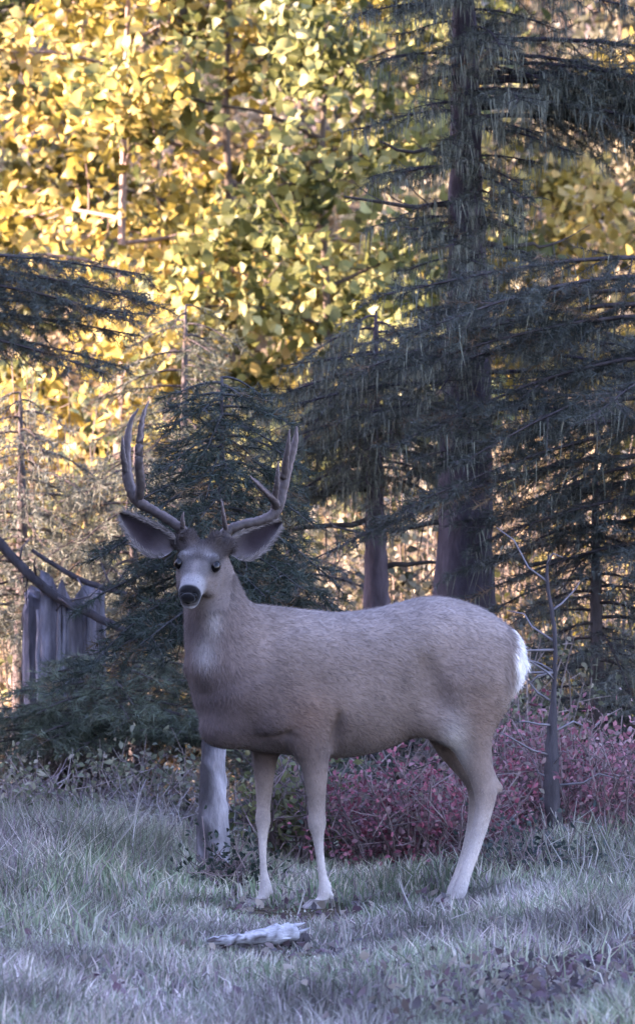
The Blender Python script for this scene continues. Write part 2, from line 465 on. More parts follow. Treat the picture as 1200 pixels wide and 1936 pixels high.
# ------------------------------------------------------------------ mid-ground conifers in the shade
conifer('conifer', 'thick dark trunked conifer standing behind the deer rump, hung with grey lichen', X_at(872, 4.6), 4.6, 4.7, 1.7, 1.15, .145, 60, 11,
        bark=(.065, .055, .065), green=(.058, .068, .05), boughs=[(175, 1.75, .75), (200, 1.95, .7), (-100, 1.9, .6), (-20, 2.0, .9), (10, 3.0, 1.35), (-15, 2.95, 1.3), (0, 3.05, 1.3), (-60, 3.0, .7), (5, 3.2, 1.3), (-75, 2.05, .6), (20, 1.75, .8),
        (-90, 1.75, .45), (-100, 3.1, .4), (-70, 3.25, .6), (-110, 2.15, .4), (-85, 2.2, .35), (-80, 2.6, .3), (-100, 2.75, .34), (200, 2.5, .4), (-60, 2.5, .35), (-120, 2.45, .35), (-90, 2.35, .4), (-75, 2.9, .4), (-110, 2.95, .4), (-95, 3.2, .45), (-60, 2.7, .35), (215, 2.7, .35), (-40, 2.85, .5), (-90, 3.4, .5)] + [(-90 + 75 * math.sin(k * 2.4), 2.25 + k * .045, .34 + .12 * math.sin(k * 5.1)) for k in range(30)] + [(2 + 14 * math.sin(k * 3.1), 2.9 + k * .035, 1.15 + .15 * math.sin(k * 1.7)) for k in range(8)],
        dead=[(0, 1.15, .7, 3), (180, 1.3, .55, -4), (-30, 1.45, .6, 12), (185, 2.55, .5, 6), (182, 2.75, .35, 10), (2, 2.4, .4, 2)], lichen=190, droop=.33, dens=260, low=1.2, taper=1.0, gap=(2.1, 3.3))
conifer('conifer', 'slim purplish brown trunked conifer rising behind the middle of the deer back', X_at(709, 5.4), 5.4, 2.15, 1.45, .5, .083, 40, 12,
        bark=(.095, .075, .085), green=(.08, .09, .068), boughs=[(190, 1.75, .5), (0, 1.8, .45), (-90, 1.7, .5), (-120, 1.9, .5), (-60, 1.8, .5), (-95, 1.95, .45)],
        dead=[(180, 1.42, 1.0, 1), (178, 1.3, .8, -2), (4, 1.1, .35, 8)], lichen=170, droop=.6, dens=280, kpow=.35, taper=.9)
conifer('conifer', 'dense blue green conifer reaching low boughs in beside the lichen hung conifer', X_at(1330, 3.6), 3.6, 9.5, 1.15, 1.45, .13, 110, 13, gap=(2.35, 3.3),
        green=(.045, .056, .046), boughs=[(180, 1.75, 1.1), (195, 1.9, 1.2), (165, 2.05, 1.1), (205, 2.2, 1.3), (175, 2.2, 1.1), (190, 1.5, .9), (200, 2.05, 1.2), (185, 2.15, 1.2), (195, 1.65, 1.1), (210, 1.8, 1.1)], droop=.4, lichen=40, dens=300, low=1.7)
conifer('conifer', 'shaded conifer whose dark bough hangs above the weathered stump', X_at(-190, 4.2), 4.2, 9.0, 3.7, 1.25, .12, 60, 14,
        green=(.065, .08, .064), boughs=[(0, 2.25, 1.05), (-12, 2.12, 1.0), (12, 2.2, 1.0), (4, 2.0, .9), (-25, 2.0, .9), (-6, 2.3, 1.0), (-18, 2.2, 1.0), (8, 2.08, .95)], droop=.28, dens=330)
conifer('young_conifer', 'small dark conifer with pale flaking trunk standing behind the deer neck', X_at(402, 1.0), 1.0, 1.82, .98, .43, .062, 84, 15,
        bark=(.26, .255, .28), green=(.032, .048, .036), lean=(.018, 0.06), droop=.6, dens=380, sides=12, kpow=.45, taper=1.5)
conifer('young_conifer', 'bushy grey green young conifer growing over the weathered stump', X_at(40, 6.6), 6.6, 1.8, .8, .7, .04, 60, 16,
        green=(.12, .135, .11), droop=.6, dens=230, lichen=50, kpow=.55)
conifer('young_conifer', 'loose grey green young conifer between the stump and the antlers', X_at(255, 6.4), 6.4, 1.55, .85, .6, .03, 46, 26,
        green=(.11, .12, .09), droop=.6, dens=230, lichen=50, kpow=.5)
conifer('fir_sapling', 'low spreading fir sapling in front of the weathered stump', X_at(215, 4.4), 4.4, .74, .4, .62, .03, 44, 17,
        green=(.085, .108, .072), droop=.22, dens=330, kpow=.5, boughs=[(0, .46, .6), (180, .46, .6), (-60, .44, .55), (-120, .46, .6), (-90, .5, .5)])
conifer('fir_sapling', 'grey green fir sapling standing beside the white deer rump', X_at(1125, 3.9), 3.9, 1.55, .25, .68, .035, 60, 18,
        green=(.10, .115, .105), droop=.5, dens=280, lichen=50, kpow=.5)
conifer('fir_sapling', 'wispy fir sapling beyond the antlers of the deer', X_at(350, 7.6), 7.6, 2.2, .5, .8, .04, 90, 19,
        green=(.075, .09, .06), droop=.5, dens=220, kpow=.5)
conifer('fir_sapling', 'broad low fir sapling seen beneath the belly of the deer', X_at(690, 3.6), 3.6, .95, .1, .6, .03, 44, 20,
        green=(.065, .085, .066), droop=.5, dens=280, kpow=.5)
conifer('fir_sapling', 'dim fir sapling between the deer face and the slim conifer trunk', X_at(560, 6.6), 6.6, 1.15, .2, .75, .035, 50, 27,
        green=(.06, .07, .068), droop=.45, dens=260, kpow=.45)

# thin crooked sapling at right
rng = np.random.default_rng(5)
root = empty('dead_sapling', (X_at(1065, 1.6), 1.6, float(gz(X_at(1065, 1.6), 1.6)) - .05), 'thin crooked dead sapling standing among the red shrubs', 'sapling')
base = np.array(root.location)
pts = np.array([P(1068, 1655, 1.6), P(1052, 1590, 1.6), P(1043, 1500, 1.6), P(1042, 1400, 1.6), P(1047, 1300, 1.6), P(1048, 1200, 1.6), P(1034, 1100, 1.6), P(1036, 1050, 1.6)]) - base
sp = spline(np.concatenate([pts, np.array([.03, .026, .03, .022, .009, .008, .006, .003])[:, None]], 1), 50)
mb = MB(); tube(mb, sp[:, :3], sp[:, 3], np.array([.055, .05, .055]), sides=9, rough=.14, rng=rng)
link('trunk', mb.mesh('trunk', M_BARK, smooth=True), root)
for k in range(16):
    q = sp[int(rng.uniform(14, 48)), :3]
    v = nrm(np.array([rng.choice([-1, 1]) * rng.uniform(.4, 1), rng.normal(0, .5), rng.uniform(-.1, .9)])) * rng.uniform(.06, .3)
    mb = MB(); tube(mb, [q, q + v * .4 + rng.normal(0, .012, 3), q + v * .75 + rng.normal(0, .02, 3), q + v], [.005, .004, .003, .0015], np.array([.16, .15, .16]), sides=4)
    link('bare_twig', mb.mesh('bare_twig', M_TWIG), root)

# weathered stump
y_ = 5.1
sx = X_at(120, y_); sz = float(gz(sx, y_))
rng = np.random.default_rng(8)
mb = MB(); ns = 48; rows = 22
a = np.linspace(0, 2 * math.pi, ns, endpoint=False)
top = P(0, 1128, y_)[2] - sz
flute = .012 * np.sin(a * 9 + 1) + .01 * np.sin(a * 17) + .007 * rng.normal(size=ns)
toph = top + .05 * np.sin(a * 3 + 1) + .03 * rng.normal(size=ns)
V = []; Cc = []
for i in range(rows):
    t = i / (rows - 1)
    r = .155 + .07 * (1 - t) ** 5 + flute * (1 + .3 * math.sin(t * 9)) + .003 * rng.normal(size=ns)
    V.append(np.stack([np.cos(a) * r, np.sin(a) * r, toph * t - .05 * (1 - t)], 1))
    st = (np.sin(a * 9 + 1) > .2) * .6 + .7
    Cc.append(np.array([.135, .125, .145])[None] * st[:, None] * rng.uniform(.8, 1.2, (ns, 1)))
V.append(np.stack([np.cos(a) * .1, np.sin(a) * .1, toph - .05 + .02 * rng.normal(size=ns)], 1)); Cc.append(np.tile([.12, .11, .11], (ns, 1)))
V.append(np.tile([0, 0, top - .15], (ns, 1))); Cc.append(np.tile([.07, .06, .06], (ns, 1)))
T = []
for i in range(rows + 1):
    for j in range(ns):
        k = (j + 1) % ns
        T += [(i * ns + j, i * ns + k, (i + 1) * ns + k), (i * ns + j, (i + 1) * ns + k, (i + 1) * ns + j)]
mb.add(np.concatenate(V), T, np.concatenate(Cc))
root = empty('tree_stump', (sx, y_, sz), 'weathered grey broken stump among the young conifers', 'stump')
link('stump_body', mb.mesh('stump_body', M_WOOD), root)
for k in range(7):
    an = rng.uniform(math.pi * 1.05, math.pi * 1.95); r = .165
    h0 = rng.uniform(.3, .5) * top; h1 = top + rng.uniform(-.05, .06)
    mb = MB(); hh = np.linspace(h0, h1, 7); c = np.array([math.cos(an), math.sin(an), 0])
    p = c * r + np.array([0, 0, 1.]) * hh[:, None] + rng.normal(0, .003, (7, 3))
    tube(mb, p, np.linspace(.016, .009, 7), np.array([.22, .21, .24]) * rng.uniform(.5, 1.1), sides=5, rough=.2, rng=rng)
    link('splinter', mb.mesh('splinter', M_WOOD), root)

# fallen branches on the left, each a thing
def fallen(name, label, pts, rad, col, seed, cat='branch', ntw=8, group=None, mat=None, sub=.25):
    rng = np.random.default_rng(seed)
    pts = np.array(pts, float)
    base = pts[np.argmin(pts[:, 2])].copy()
    root = empty(name, base, label, cat, group)
    sp = spline(np.concatenate([pts - base, np.array(rad, float)[:, None]], 1), 26)
    cv = np.array(col)
    if cat == 'log':      # bark still clings in dark strips, the rest is bleached and split
        tt_ = np.repeat(np.arange(26) / 25., 12); aa_ = np.tile(np.arange(12) / 12. * 6.283, 26)
        m_ = vnoise(aa_ * 1.3, tt_ * 5, 3) * .6 + vnoise(aa_ * 5, tt_ * 22, 4) * .4
        w_ = sstep(.30, .45, m_)[:, None]
        cv = np.concatenate([np.array([.06, .05, .05]) * (1 - w_) + np.array(col) * w_ * rng.uniform(.75, 1.2, (312, 1)), np.tile([.07, .06, .06], (2, 1))])
        sp[:, 3] *= 1 + .14 * np.sin(np.arange(26) * 1.1) * rng.uniform(.3, 1, 26)
    mb = MB(); tube(mb, sp[:, :3] + rng.normal(0, .0015, (26, 3)), sp[:, 3], cv, sides=12 if cat == 'log' else 9, rough=.16 if cat == 'log' else .05, rng=rng)
    if cat == 'log':
        for k in range(6):   # splintered end
            q = sp[-1, :3] + nrm(rng.normal(size=3)) * .018; v = nrm(sp[-1, :3] - sp[-4, :3]) * rng.uniform(.012, .032) + rng.normal(0, .003, 3)
            tube(mb, [q - v * .3, q, q + v], [.008, .007, .001], np.array(col) * rng.uniform(.5, 1.2), sides=4)
    link('limb', mb.mesh('limb', mat or M_BARK, smooth=True), root)
    ax = nrm(sp[-1, :3] - sp[0, :3])
    for k in range(ntw):
        q = sp[int(rng.uniform(4, 25)), :3]
        v = nrm(ax * rng.uniform(-.2, .9) + rng.normal(0, .6, 3) + [0, 0, .2]) * rng.uniform(.3, 1) * sub
        mb = MB(); tube(mb, [q, q + v * .5 + rng.normal(0, .012, 3), q + v], [.006, .004, .0015], np.array(col) * rng.uniform(.8, 1.8), sides=4)
        link('side_twig', mb.mesh('side_twig', M_TWIG), root)
    return root

def grounded(px, py, y):
    p = P(px, py, y); return p
fallen('fallen_branch', 'dark dead branch slanting down across the weathered stump', [P(-40, 985, 4.9), P(40, 1070, 4.9), P(110, 1130, 4.9), P(180, 1165, 4.85), P(260, 1210, 4.8), P(330, 1300, 4.7), P(350, 1530, 4.6)],
       [.022, .02, .018, .017, .016, .012, .010], (.05, .045, .05), 31, ntw=14)
fallen('fallen_branch', 'dark dead branch reaching toward the deer muzzle', [P(60, 1040, 5.0), P(150, 1095, 5.0), P(220, 1118, 4.95), P(300, 1142, 4.9), P(345, 1165, 4.9), P(400, 1300, 4.8), P(420, 1530, 4.7)],
       [.008, .012, .013, .013, .012, .01, .01], (.05, .045, .05), 32, ntw=12)
fallen('fallen_branch', 'short dark stick lying in the grass near the pale trunk', [P(60, 1540, 3.2), P(120, 1556, 3.1), P(212, 1551, 3.0)], [.012, .013, .012], (.07, .06, .065), 33, ntw=5, sub=.12)

# pale weathered log piece in front of the deer
yl = -1.35
zz = lambda px, y, dz: np.array([X_at(px, y), y, float(gz(X_at(px, y), y)) + dz])
fallen('broken_log', 'pale bleached broken branch lying in the grass before the deer', [zz(392, -1.62, .03), zz(425, -1.6, .036), zz(462, -1.58, .041), zz(495, -1.56, .047), zz(527, -1.54, .053), zz(558, -1.52, .062)],
       [.009, .016, .017, .024, .03, .026], (.36, .35, .36), 34, 'log', ntw=4, mat=M_LOG, sub=.1)
fallen('bark_chunk', 'dark rotten chunk of bark under the bleached branch', [zz(520, -1.5, .0), zz(548, -1.48, .02), zz(580, -1.46, .015)],
       [.03, .045, .035], (.06, .05, .05), 35, 'bark', ntw=0)

# ------------------------------------------------------------------ shrubs
RED = [(.12, .055, .065), (.26, .07, .10), (.36, .11, .15), (.30, .17, .19), (.17, .16, .12)]
shrub('red_shrub', 'dense dark red leaved shrub behind the hind hooves', X_at(800, 1.5), 1.5, .40, .36, 70, 3000, 41, RED, group='red shrubs')
shrub('red_shrub', 'tall dusky red shrub around the thin crooked sapling', X_at(1010, 2.2), 2.2, .52, .3, 56, 2400, 42, RED, group='red shrubs')
shrub('red_shrub', 'wide purple red shrub beyond the tall dry grass stems', X_at(1175, 1.9), 1.9, .52, .4, 70, 3000, 43, [(.17, .10, .11), (.33, .12, .155), (.38, .19, .21), (.28, .23, .22)], group='red shrubs')
shrub('red_shrub', 'small faded red shrub beneath the deer belly', X_at(690, 2.0), 2.0, .26, .22, 30, 1000, 44, RED, group='red shrubs')
shrub('bare_shrub', 'brownish bare twiggy shrub left of the pale trunk', X_at(150, 3.6), 3.6, .22, .42, 60, 500, 45, [(.10, .075, .075), (.14, .11, .10), (.07, .06, .06)], group='shrubs', stem=(.16, .13, .14))
shrub('bare_shrub', 'grey bare twiggy shrub right beside the pale trunk', X_at(300, 2.8), 2.8, .22, .25, 30, 220, 46, [(.12, .11, .09), (.16, .14, .11)], group='shrubs', stem=(.2, .18, .18))
shrub('green_shrub', 'small dark green plant at the foot of the pale trunk', X_at(448, .75), .75, .11, .08, 20, 420, 47, [(.02, .035, .025), (.035, .055, .04)], group='shrubs', leaf=.025)
shrub('green_shrub', 'yellow green low shrub seen between the forelegs', X_at(545, 1.9), 1.9, .42, .2, 34, 700, 48, [(.09, .11, .05), (.14, .16, .07), (.16, .15, .07)], group='shrubs', leaf=.035)
shrub('green_shrub', 'dark green low shrub in front of the crooked sapling', X_at(1000, .9), .9, .16, .2, 30, 600, 49, [(.03, .05, .045), (.06, .08, .07)], group='shrubs', leaf=.025)

GG = [(.07, .085, .05), (.13, .15, .09), (.20, .21, .14), (.27, .25, .19)]
BR = [(.09, .07, .065), (.16, .13, .115), (.22, .18, .15)]
for i, (px, y, H, R, n, pal, lab) in enumerate([
    (50, 4.7, .42, .32, 1200, GG, 'grey green leafy shrub at the foot of the weathered stump'),
    (170, 4.9, .36, .3, 1000, BR, 'brown tangled shrub hiding the base of the weathered stump'),
    (300, 3.6, .30, .28, 1000, GG, 'grey green shrub in the tangle left of the pale edged trunk'),
    (30, 2.9, .30, .3, 1000, GG, 'leafy green shrub rising from the tall grass near the bare twigs'),
    (560, 4.6, .55, .35, 1300, GG, 'grey green shrub glimpsed between the forelegs of the deer'),
    (630, 3.0, .34, .25, 900, [(.05, .075, .055), (.10, .13, .09)], 'dark green shrub below the belly of the deer'),
    (965, 3.3, .75, .3, 1500, GG, 'tall grey green shrub touching the white rump'),
    (1180, 4.9, 1.05, .4, 1700, GG, 'tall grey green shrub beyond the purple red shrub'),
    (850, 3.2, .5, .25, 900, BR, 'brown tangled shrub seen between the hind legs and belly'),
]):
    shrub('leafy_shrub', lab, X_at(px, y), y, H, R, 40, n, 140 + i, pal, leaf=.03, stem=(.2, .17, .16), group='shaded shrubs')

# ------------------------------------------------------------------ sunlit background
YEL = [(.04, .036, .009), (.13, .11, .022), (.36, .285, .06), (.48, .385, .12), (.48, .36, .17)]  # palettes run from painted shade in the gaps to painted sunlit cream
GRN = [(.035, .045, .014), (.10, .115, .035), (.25, .26, .09), (.40, .39, .18)]
TAN = [(.06, .045, .025), (.2, .15, .08), (.38, .30, .18), (.46, .39, .28)]
OLV = [(.03, .035, .02), (.09, .09, .05), (.22, .20, .12), (.44, .40, .31)]
bg = [
    (225, 13.0, 5.6, .9, 1.35, .05, 4200, YEL, 'yellow leaved sunlit tree with pinkish forked trunk and dark branches'),
    (440, 15.5, 6.2, .8, 1.4, .06, 5200, YEL, 'bright golden leaved sunlit tree above the deer antlers'),
    (640, 12.5, 5.2, 1.1, 1.15, .045, 4200, GRN, 'yellow green sunlit tree beside the slim conifer trunk'),
    (1030, 16.0, 3.55, .7, 1.15, .04, 3400, YEL, 'short golden sunlit tree beside the lichen hung conifer'),
    (1190, 19.0, 6.5, .8, 1.5, .06, 4400, OLV, 'pale olive sunlit tree beyond the blue green conifer'),
    (-60, 17.0, 6.0, .8, 1.4, .06, 4400, GRN, 'pale green sunlit tree beyond the weathered stump'),
    (300, 21.0, 6.8, .8, 1.6, .06, 4600, TAN, 'tan leaved sunlit tree behind the golden trees'),
    (800, 21.0, 7.0, .9, 1.6, .07, 4600, OLV, 'olive and white sunlit tree behind the lichen hung conifer'),
    (560, 25.0, 7.5, .8, 1.7, .07, 4400, GRN, 'tall yellow green sunlit tree on the rising slope'),
    (1000, 26.0, 7.5, .8, 1.7, .07, 4400, TAN, 'tall tan sunlit tree on the rising slope'),
    (-420, 15.0, 6.0, .8, 1.5, .06, 4200, YEL, 'golden sunlit tree at the foot of the bluff'),
    (-700, 22.0, 7.0, .8, 1.7, .07, 4200, GRN, 'yellow green sunlit tree at the edge of the slope'),
    (1600, 16.0, 6.0, .8, 1.5, .06, 4200, YEL, 'golden sunlit tree beyond the low boughed blue green conifer'),
]
for i, (px, y, H, bz, R, r0, n, pal, lab) in enumerate(bg):
    broadleaf('sunlit_tree', lab, X_at(px, y), y, H, bz, R, r0 * .8, int(n * 1.55), 60 + i, pal, bark=(.30, .22, .19) if i == 0 else (.10, .08, .065), leaf=.085, clump=.10, up=.2)
lowb = [
    (460, 7.8, .55, .4, TAN, 'low sunlit straw shrub glimpsed past the forelegs'),
    (1090, 7.8, 1.0, .4, YEL, 'golden sunlit shrub glimpsed past the crooked sapling'),
    (640, 8.4, 1.15, .35, OLV, 'pale sunlit shrub left of the slim conifer trunk'),
    (120, 8.6, 1.9, .55, GRN, 'tall yellow green sunlit shrub under the dark bough'),
    (1000, 8.8, 1.75, .5, TAN, 'tall straw sunlit shrub right of the thick trunk'),
    (780, 8.2, 1.5, .3, OLV, 'tall pale sunlit shrub between the two conifer trunks'),
    (230, 7.3, .42, .4, TAN, 'low sunlit straw shrub under the spreading fir'),
    (335, 7.5, .45, .35, YEL, 'low sunlit golden shrub beside the pale trunk'),
    (20, 7.6, .4, .4, TAN, 'low sunlit straw shrub beyond the bare twiggy shrub'),
    (965, 7.6, .6, .3, TAN, 'low sunlit straw shrub beyond the hock of the deer'),
    (270, 9.4, .8, .55, YEL, 'sunlit yellow shrub seen left of the deer chest'),
    (60, 10.5, .9, .6, TAN, 'sunlit tan shrub beyond the low spreading fir'),
    (400, 12.0, 1.0, .6, TAN, 'sunlit tan shrub behind the deer neck'),
    (620, 10.5, 1.2, .6, OLV, 'sunlit olive shrub between deer back and antlers'),
    (790, 11.0, 1.3, .5, TAN, 'sunlit straw coloured shrub between the two conifer trunks'),
    (1010, 10.0, 1.3, .6, TAN, 'sunlit straw coloured shrub beyond the deer rump'),
    (1170, 11.5, 1.2, .7, YEL, 'sunlit yellow shrub beyond the grey green fir'),
    (180, 13.0, 1.4, .8, OLV, 'sunlit olive shrub behind the young conifers'),
]
for i, (px, y, H, R, pal, lab) in enumerate(lowb):
    shrub('sunlit_shrub', lab, X_at(px, y), y, H, R, 40, 1000, 80 + i, pal, leaf=.06, stem=(.15, .12, .1), group='sunlit shrubs')
for i, (px, y, H) in enumerate([(60, 30, 10), (330, 33, 11), (620, 31, 10), (850, 34, 11), (1120, 32, 10)]):
    conifer('conifer', ['distant conifer on the slope behind the golden trees', 'distant conifer on the slope behind the tan tree', 'distant conifer on the slope behind the yellow green tree',
                        'distant conifer on the slope straight behind the lichen hung trunk', 'distant conifer on the slope behind the pale olive tree'][i],
            X_at(px, y), float(y), H, .6, 2.1, .14, 70, 100 + i, green=(.04, .055, .03), dens=42, needle=.11, dense_top=7, sides=8, group='distant conifers')

# shade trees on the bluff outside the picture (only their shadow reaches it)
proto = conifer('conifer', 'unseen conifer added on the bluff to shade the glade', -13.0, -3.0, 11, 1.0, 2.6, .2, 60, 120, dens=40, needle=.16, dense_top=20, sides=8, group='added shade trees on the bluff')
for (x, y, s) in [(-12, 2.5, 1.0), (-15, -9, 1.1), (-17, 0.0, 1.2), (-16, -15, 1.1)]:
    r = proto.copy(); COL.objects.link(r); r.location = (x, y, float(gz(x, y)) - .1); r.scale = (s, s, s); r.rotation_euler.z = x * 1.7 + y
    for ch in list(proto.children):
        c = ch.copy(); COL.objects.link(c); c.parent = r

# far brush on the slope: uncountable
rng = np.random.default_rng(77)
n = 26000
by = rng.uniform(9, 40, n); bx = rng.uniform(-1, 1, n) * (by + 20) * .11
keep = vnoise(bx * .9, by * .9, 9) > .38; bx, by = bx[keep], by[keep]; n = len(bx)
bz = gz(bx, by) + rng.uniform(0, 1, n) ** 1.6 * (.25 + .9 * vnoise(bx * .7, by * .7, 12)) * sstep(8, 14, by) + .03
pal = np.array(OLV + TAN[:3]); colr = pal[rng.integers(0, len(pal), n)] * rng.uniform(.5, 1.2, (n, 1))
mb = MB(); leaves(mb, rng, np.stack([bx, by, bz], 1), rng.uniform(.05, .13, n), rng.uniform(.03, .07, n), colr, up=.3)
o = link('undergrowth', mb.mesh('undergrowth', M_LEAF)); tag(o, 'sunlit tangle of undergrowth and fallen leaves on the far forest floor', 'undergrowth', kind='stuff')

# ------------------------------------------------------------------ grass
rng = np.random.default_rng(21)
def grass_field(n, xr, yr, hscale, seed):
    rng = np.random.default_rng(seed)
    x = rng.uniform(-xr, xr, n); y = rng.uniform(yr[0], yr[1], n)
    # gather into tufts
    k = rng.uniform(size=n) < .7
    tx = np.round(x / .11 + (vnoise(x * 7, y * 7, 5) - .5)) * .11; ty = np.round(y / .11 + (vnoise(x * 7, y * 7, 6) - .5)) * .11
    x = np.where(k, tx + rng.normal(0, .028, n), x); y = np.where(k, ty + rng.normal(0, .028, n), y)
    dn = vnoise(x * 1.6, y * 1.1, 14) * .6 + vnoise(x * 4.5, y * 3, 15) * .4
    # thinner where the photograph shows dark trampled plants
    bare = np.exp(-(((x - .75) / .35) ** 2 + ((y + 3.4) / .9) ** 2)) + np.exp(-(((x + 1.05) / .25) ** 2 + ((y + 3.0) / 1.2) ** 2)) + .7 * np.exp(-(((x - .2) / .3) ** 2 + ((y + .7) / .6) ** 2))
    keep = rng.uniform(size=n) < np.clip(-.12 + 1.6 * dn - .8 * bare, .05, 1)
    x, y, dn = x[keep], y[keep], dn[keep]; n = len(x)
    tall = sstep(.2, 1.6, y) * (sstep(-.2, -.9, x) + sstep(.55, 1.0, x) * .8)
    h = hscale * (.045 + .085 * vnoise(x * 2.3, y * 1.7, 16) + .10 * tall + .05 * sstep(.3, .9, np.abs(x))) * rng.uniform(.45, 1.35, n)
    h *= 1 - .9 * np.exp(-(((x + .19) / .3) ** 4 + ((y + 1.95) / .5) ** 4))
    for hx, hy in ((.0, -.05), (-.2, .08), (.45, .15), (.42, .33)):
        h *= 1 - .85 * np.exp(-(((x - hx) / .14) ** 2 + ((y - hy + .2) / .36) ** 2))
    h *= 1 - .3 * np.exp(-(((x + .05) / .7) ** 2 + ((y - .0) / .6) ** 2))
    az = rng.uniform(0, 6.28, n); lean = rng.uniform(.1, .75, n)
    dr = np.stack([np.cos(az), np.sin(az), np.zeros(n)], 1)
    b = np.stack([x, y, gz(x, y) - .006], 1)
    m = b + dr * (h * lean * .3)[:, None] + np.array([0, 0, 1.]) * (h * .6)[:, None]
    tp = b + dr * (h * lean)[:, None] + np.array([0, 0, 1.]) * (h * (1.02 - .35 * lean))[:, None]
    sa = rng.uniform(-.9, .9, n); sd = np.stack([np.cos(sa), np.sin(sa), np.zeros(n)], 1)
    w = (rng.uniform(.0014, .0042, n))[:, None]
    V = np.stack([b - sd * w, b + sd * w, m - sd * w * .8, m + sd * w * .8, tp], 1).reshape(-1, 3)
    T = (np.array([[0, 1, 3], [0, 3, 2], [2, 3, 4]])[None] + (np.arange(n) * 5)[:, None, None]).reshape(-1, 3)
    u = rng.uniform(size=n)[:, None]; pn = vnoise(x * 1.3 + 3, y * .9, 17)[:, None]
    pg = vnoise(x * 2.1 + 7, y * 1.2, 31)[:, None]; gcol = np.array([.125, .19, .105]) * (1 - pg) + np.array([.22, .235, .17]) * pg; straw = np.array([.38, .34, .27]); grey = np.array([.31, .30, .255]); purp = np.array([.20, .15, .165])
    mauve = sstep(.5, .75, vnoise(x * 1.7 + 11, y * 1.0, 41))[:, None]
    c = np.where(u < .35 + .35 * pg, gcol, np.where(u < .45 + .35 * pn + .05, straw, np.where(u < .9, grey, purp)))
    c = c * (1 - .4 * mauve) + c.mean(1, keepdims=True) * np.array([1.12, .86, .98]) * .4 * mauve
    c = c * rng.uniform(.5, 1.3, (n, 1)) * (.40 + 1.1 * vnoise(x * 2.8, y * 1.6, 33) ** 1.3 + .75 * vnoise(x * 9, y * 5, 34) ** 1.5)[:, None]
    return V, T, np.repeat(c, 5, 0)
mb = MB()
mb.add(*grass_field(230000, 2.0, (-5.0, 2.2), 1.0, 22))
mb.add(*grass_field(26000, 2.4, (1.8, 3.6), .8, 23))
o = link('grass', mb.mesh('grass', M_GRASS)); tag(o, 'pale grey green and straw grass of the shaded glade', 'grass', kind='stuff')

# tall dry stems
mb = MB(); rng = np.random.default_rng(24)
for k in range(90):
    if k < 40: x, y = rng.uniform(.75, 1.3), rng.uniform(.0, 1.6)
    elif k < 65: x, y = rng.uniform(-1.1, -.3), rng.uniform(.8, 3.5)
    else: x, y = rng.uniform(-1.2, 1.2), rng.uniform(-4.2, 2)
    h = rng.uniform(.12, .34) * (1 if k < 65 else .55)
    b = np.array([x, y, float(gz(x, y)) - .01]); e = np.array([rng.normal(0, .3), rng.normal(0, .3), 1.]) * h
    tube(mb, [b, b + e * .35 + rng.normal(0, .012, 3), b + e * .7 + rng.normal(0, .02, 3), b + e], [.003, .0026, .0022, .001], np.array([.40, .38, .36]) * rng.uniform(.6, 1.2), sides=4, cap=False)
    for j in range(2):
        q = b + e * rng.uniform(.4, .9); v = nrm(rng.normal(0, 1, 3) + [0, 0, 1.2]) * rng.uniform(.03, .1)
        tube(mb, [q, q + v], [.002, .001], np.array([.38, .36, .33]), sides=3, cap=False)
o = link('dry_stems', mb.mesh('dry_stems', M_GRASS)); tag(o, 'thin pale dry weed stems standing up through the grass', 'weeds', kind='stuff')

# leaf litter and dead forbs
rng = np.random.default_rng(25); n = 14000
x = rng.uniform(-2, 2, n); y = rng.uniform(-5, 6, n)
np_ = 2600; x[:np_] = rng.normal(.75, .28, np_); y[:np_] = rng.normal(-3.4, .7, np_); x[np_:2 * np_] = rng.normal(-1.05, .2, np_); y[np_:2 * np_] = rng.normal(-3.2, .8, np_)
C = np.stack([x, y, gz(x, y) + rng.uniform(.004, .03, n) + (np.arange(n) < 5200) * rng.uniform(0, .07, n)], 1)
pal = np.array([(.13, .09, .095), (.2, .15, .13), (.17, .105, .13), (.3, .25, .2), (.10, .085, .09)])
mb = MB(); leaves(mb, rng, C, rng.uniform(.02, .05, n), rng.uniform(.012, .03, n), pal[rng.integers(0, 5, n)] * rng.uniform(.6, 1.2, (n, 1)), up=.7)
o = link('leaf_litter', mb.mesh('leaf_litter', M_LEAF)); tag(o, 'brown and purplish fallen leaves scattered through the grass', 'leaves', kind='stuff')

# ------------------------------------------------------------------ the deer
TH = math.radians(15.0)
EU = np.array([-math.cos(TH), -math.sin(TH), 0.0])       # toward the chest
EV = np.array([math.sin(TH), -math.cos(TH), 0.0])        # toward the near flank
def yb(px): return .02 + math.tan(TH) * ((px - 600) / 580.0 + .345)
def cen(px, py, v=0.0):
    """a point of the deer: px, py in its side view, v metres off its middle plane (near side positive)"""
    p = P(px, py, yb(px))
    q = p + EV * v
    # keep the side-view place while moving sideways
    d = CAM_D + q[1]
    return np.array([(px - 600.0) / FPX * d, q[1], CAM_Z + (HORIZON - py) / FPX * d])
U0 = cen(600, 1300)

VOX = .0055
lo = np.array([-.56, -.42, -.02]); hi = np.array([.80, .50, 1.33])
dims = np.ceil((hi - lo) / VOX).astype(int) + 1
F = np.full(dims, .4, np.float32)

def region(bmin, bmax):
    i0 = np.clip(np.floor((np.asarray(bmin) - lo) / VOX).astype(int), 0, dims - 1)
    i1 = np.clip(np.ceil((np.asarray(bmax) - lo) / VOX).astype(int) + 1, 1, dims)
    s = tuple(slice(a, b) for a, b in zip(i0, i1))
    g = np.meshgrid(*[(lo[k] + np.arange(i0[k], i1[k]) * VOX).astype(np.float32) for k in range(3)], indexing='ij')
    return s, np.stack(g, -1)

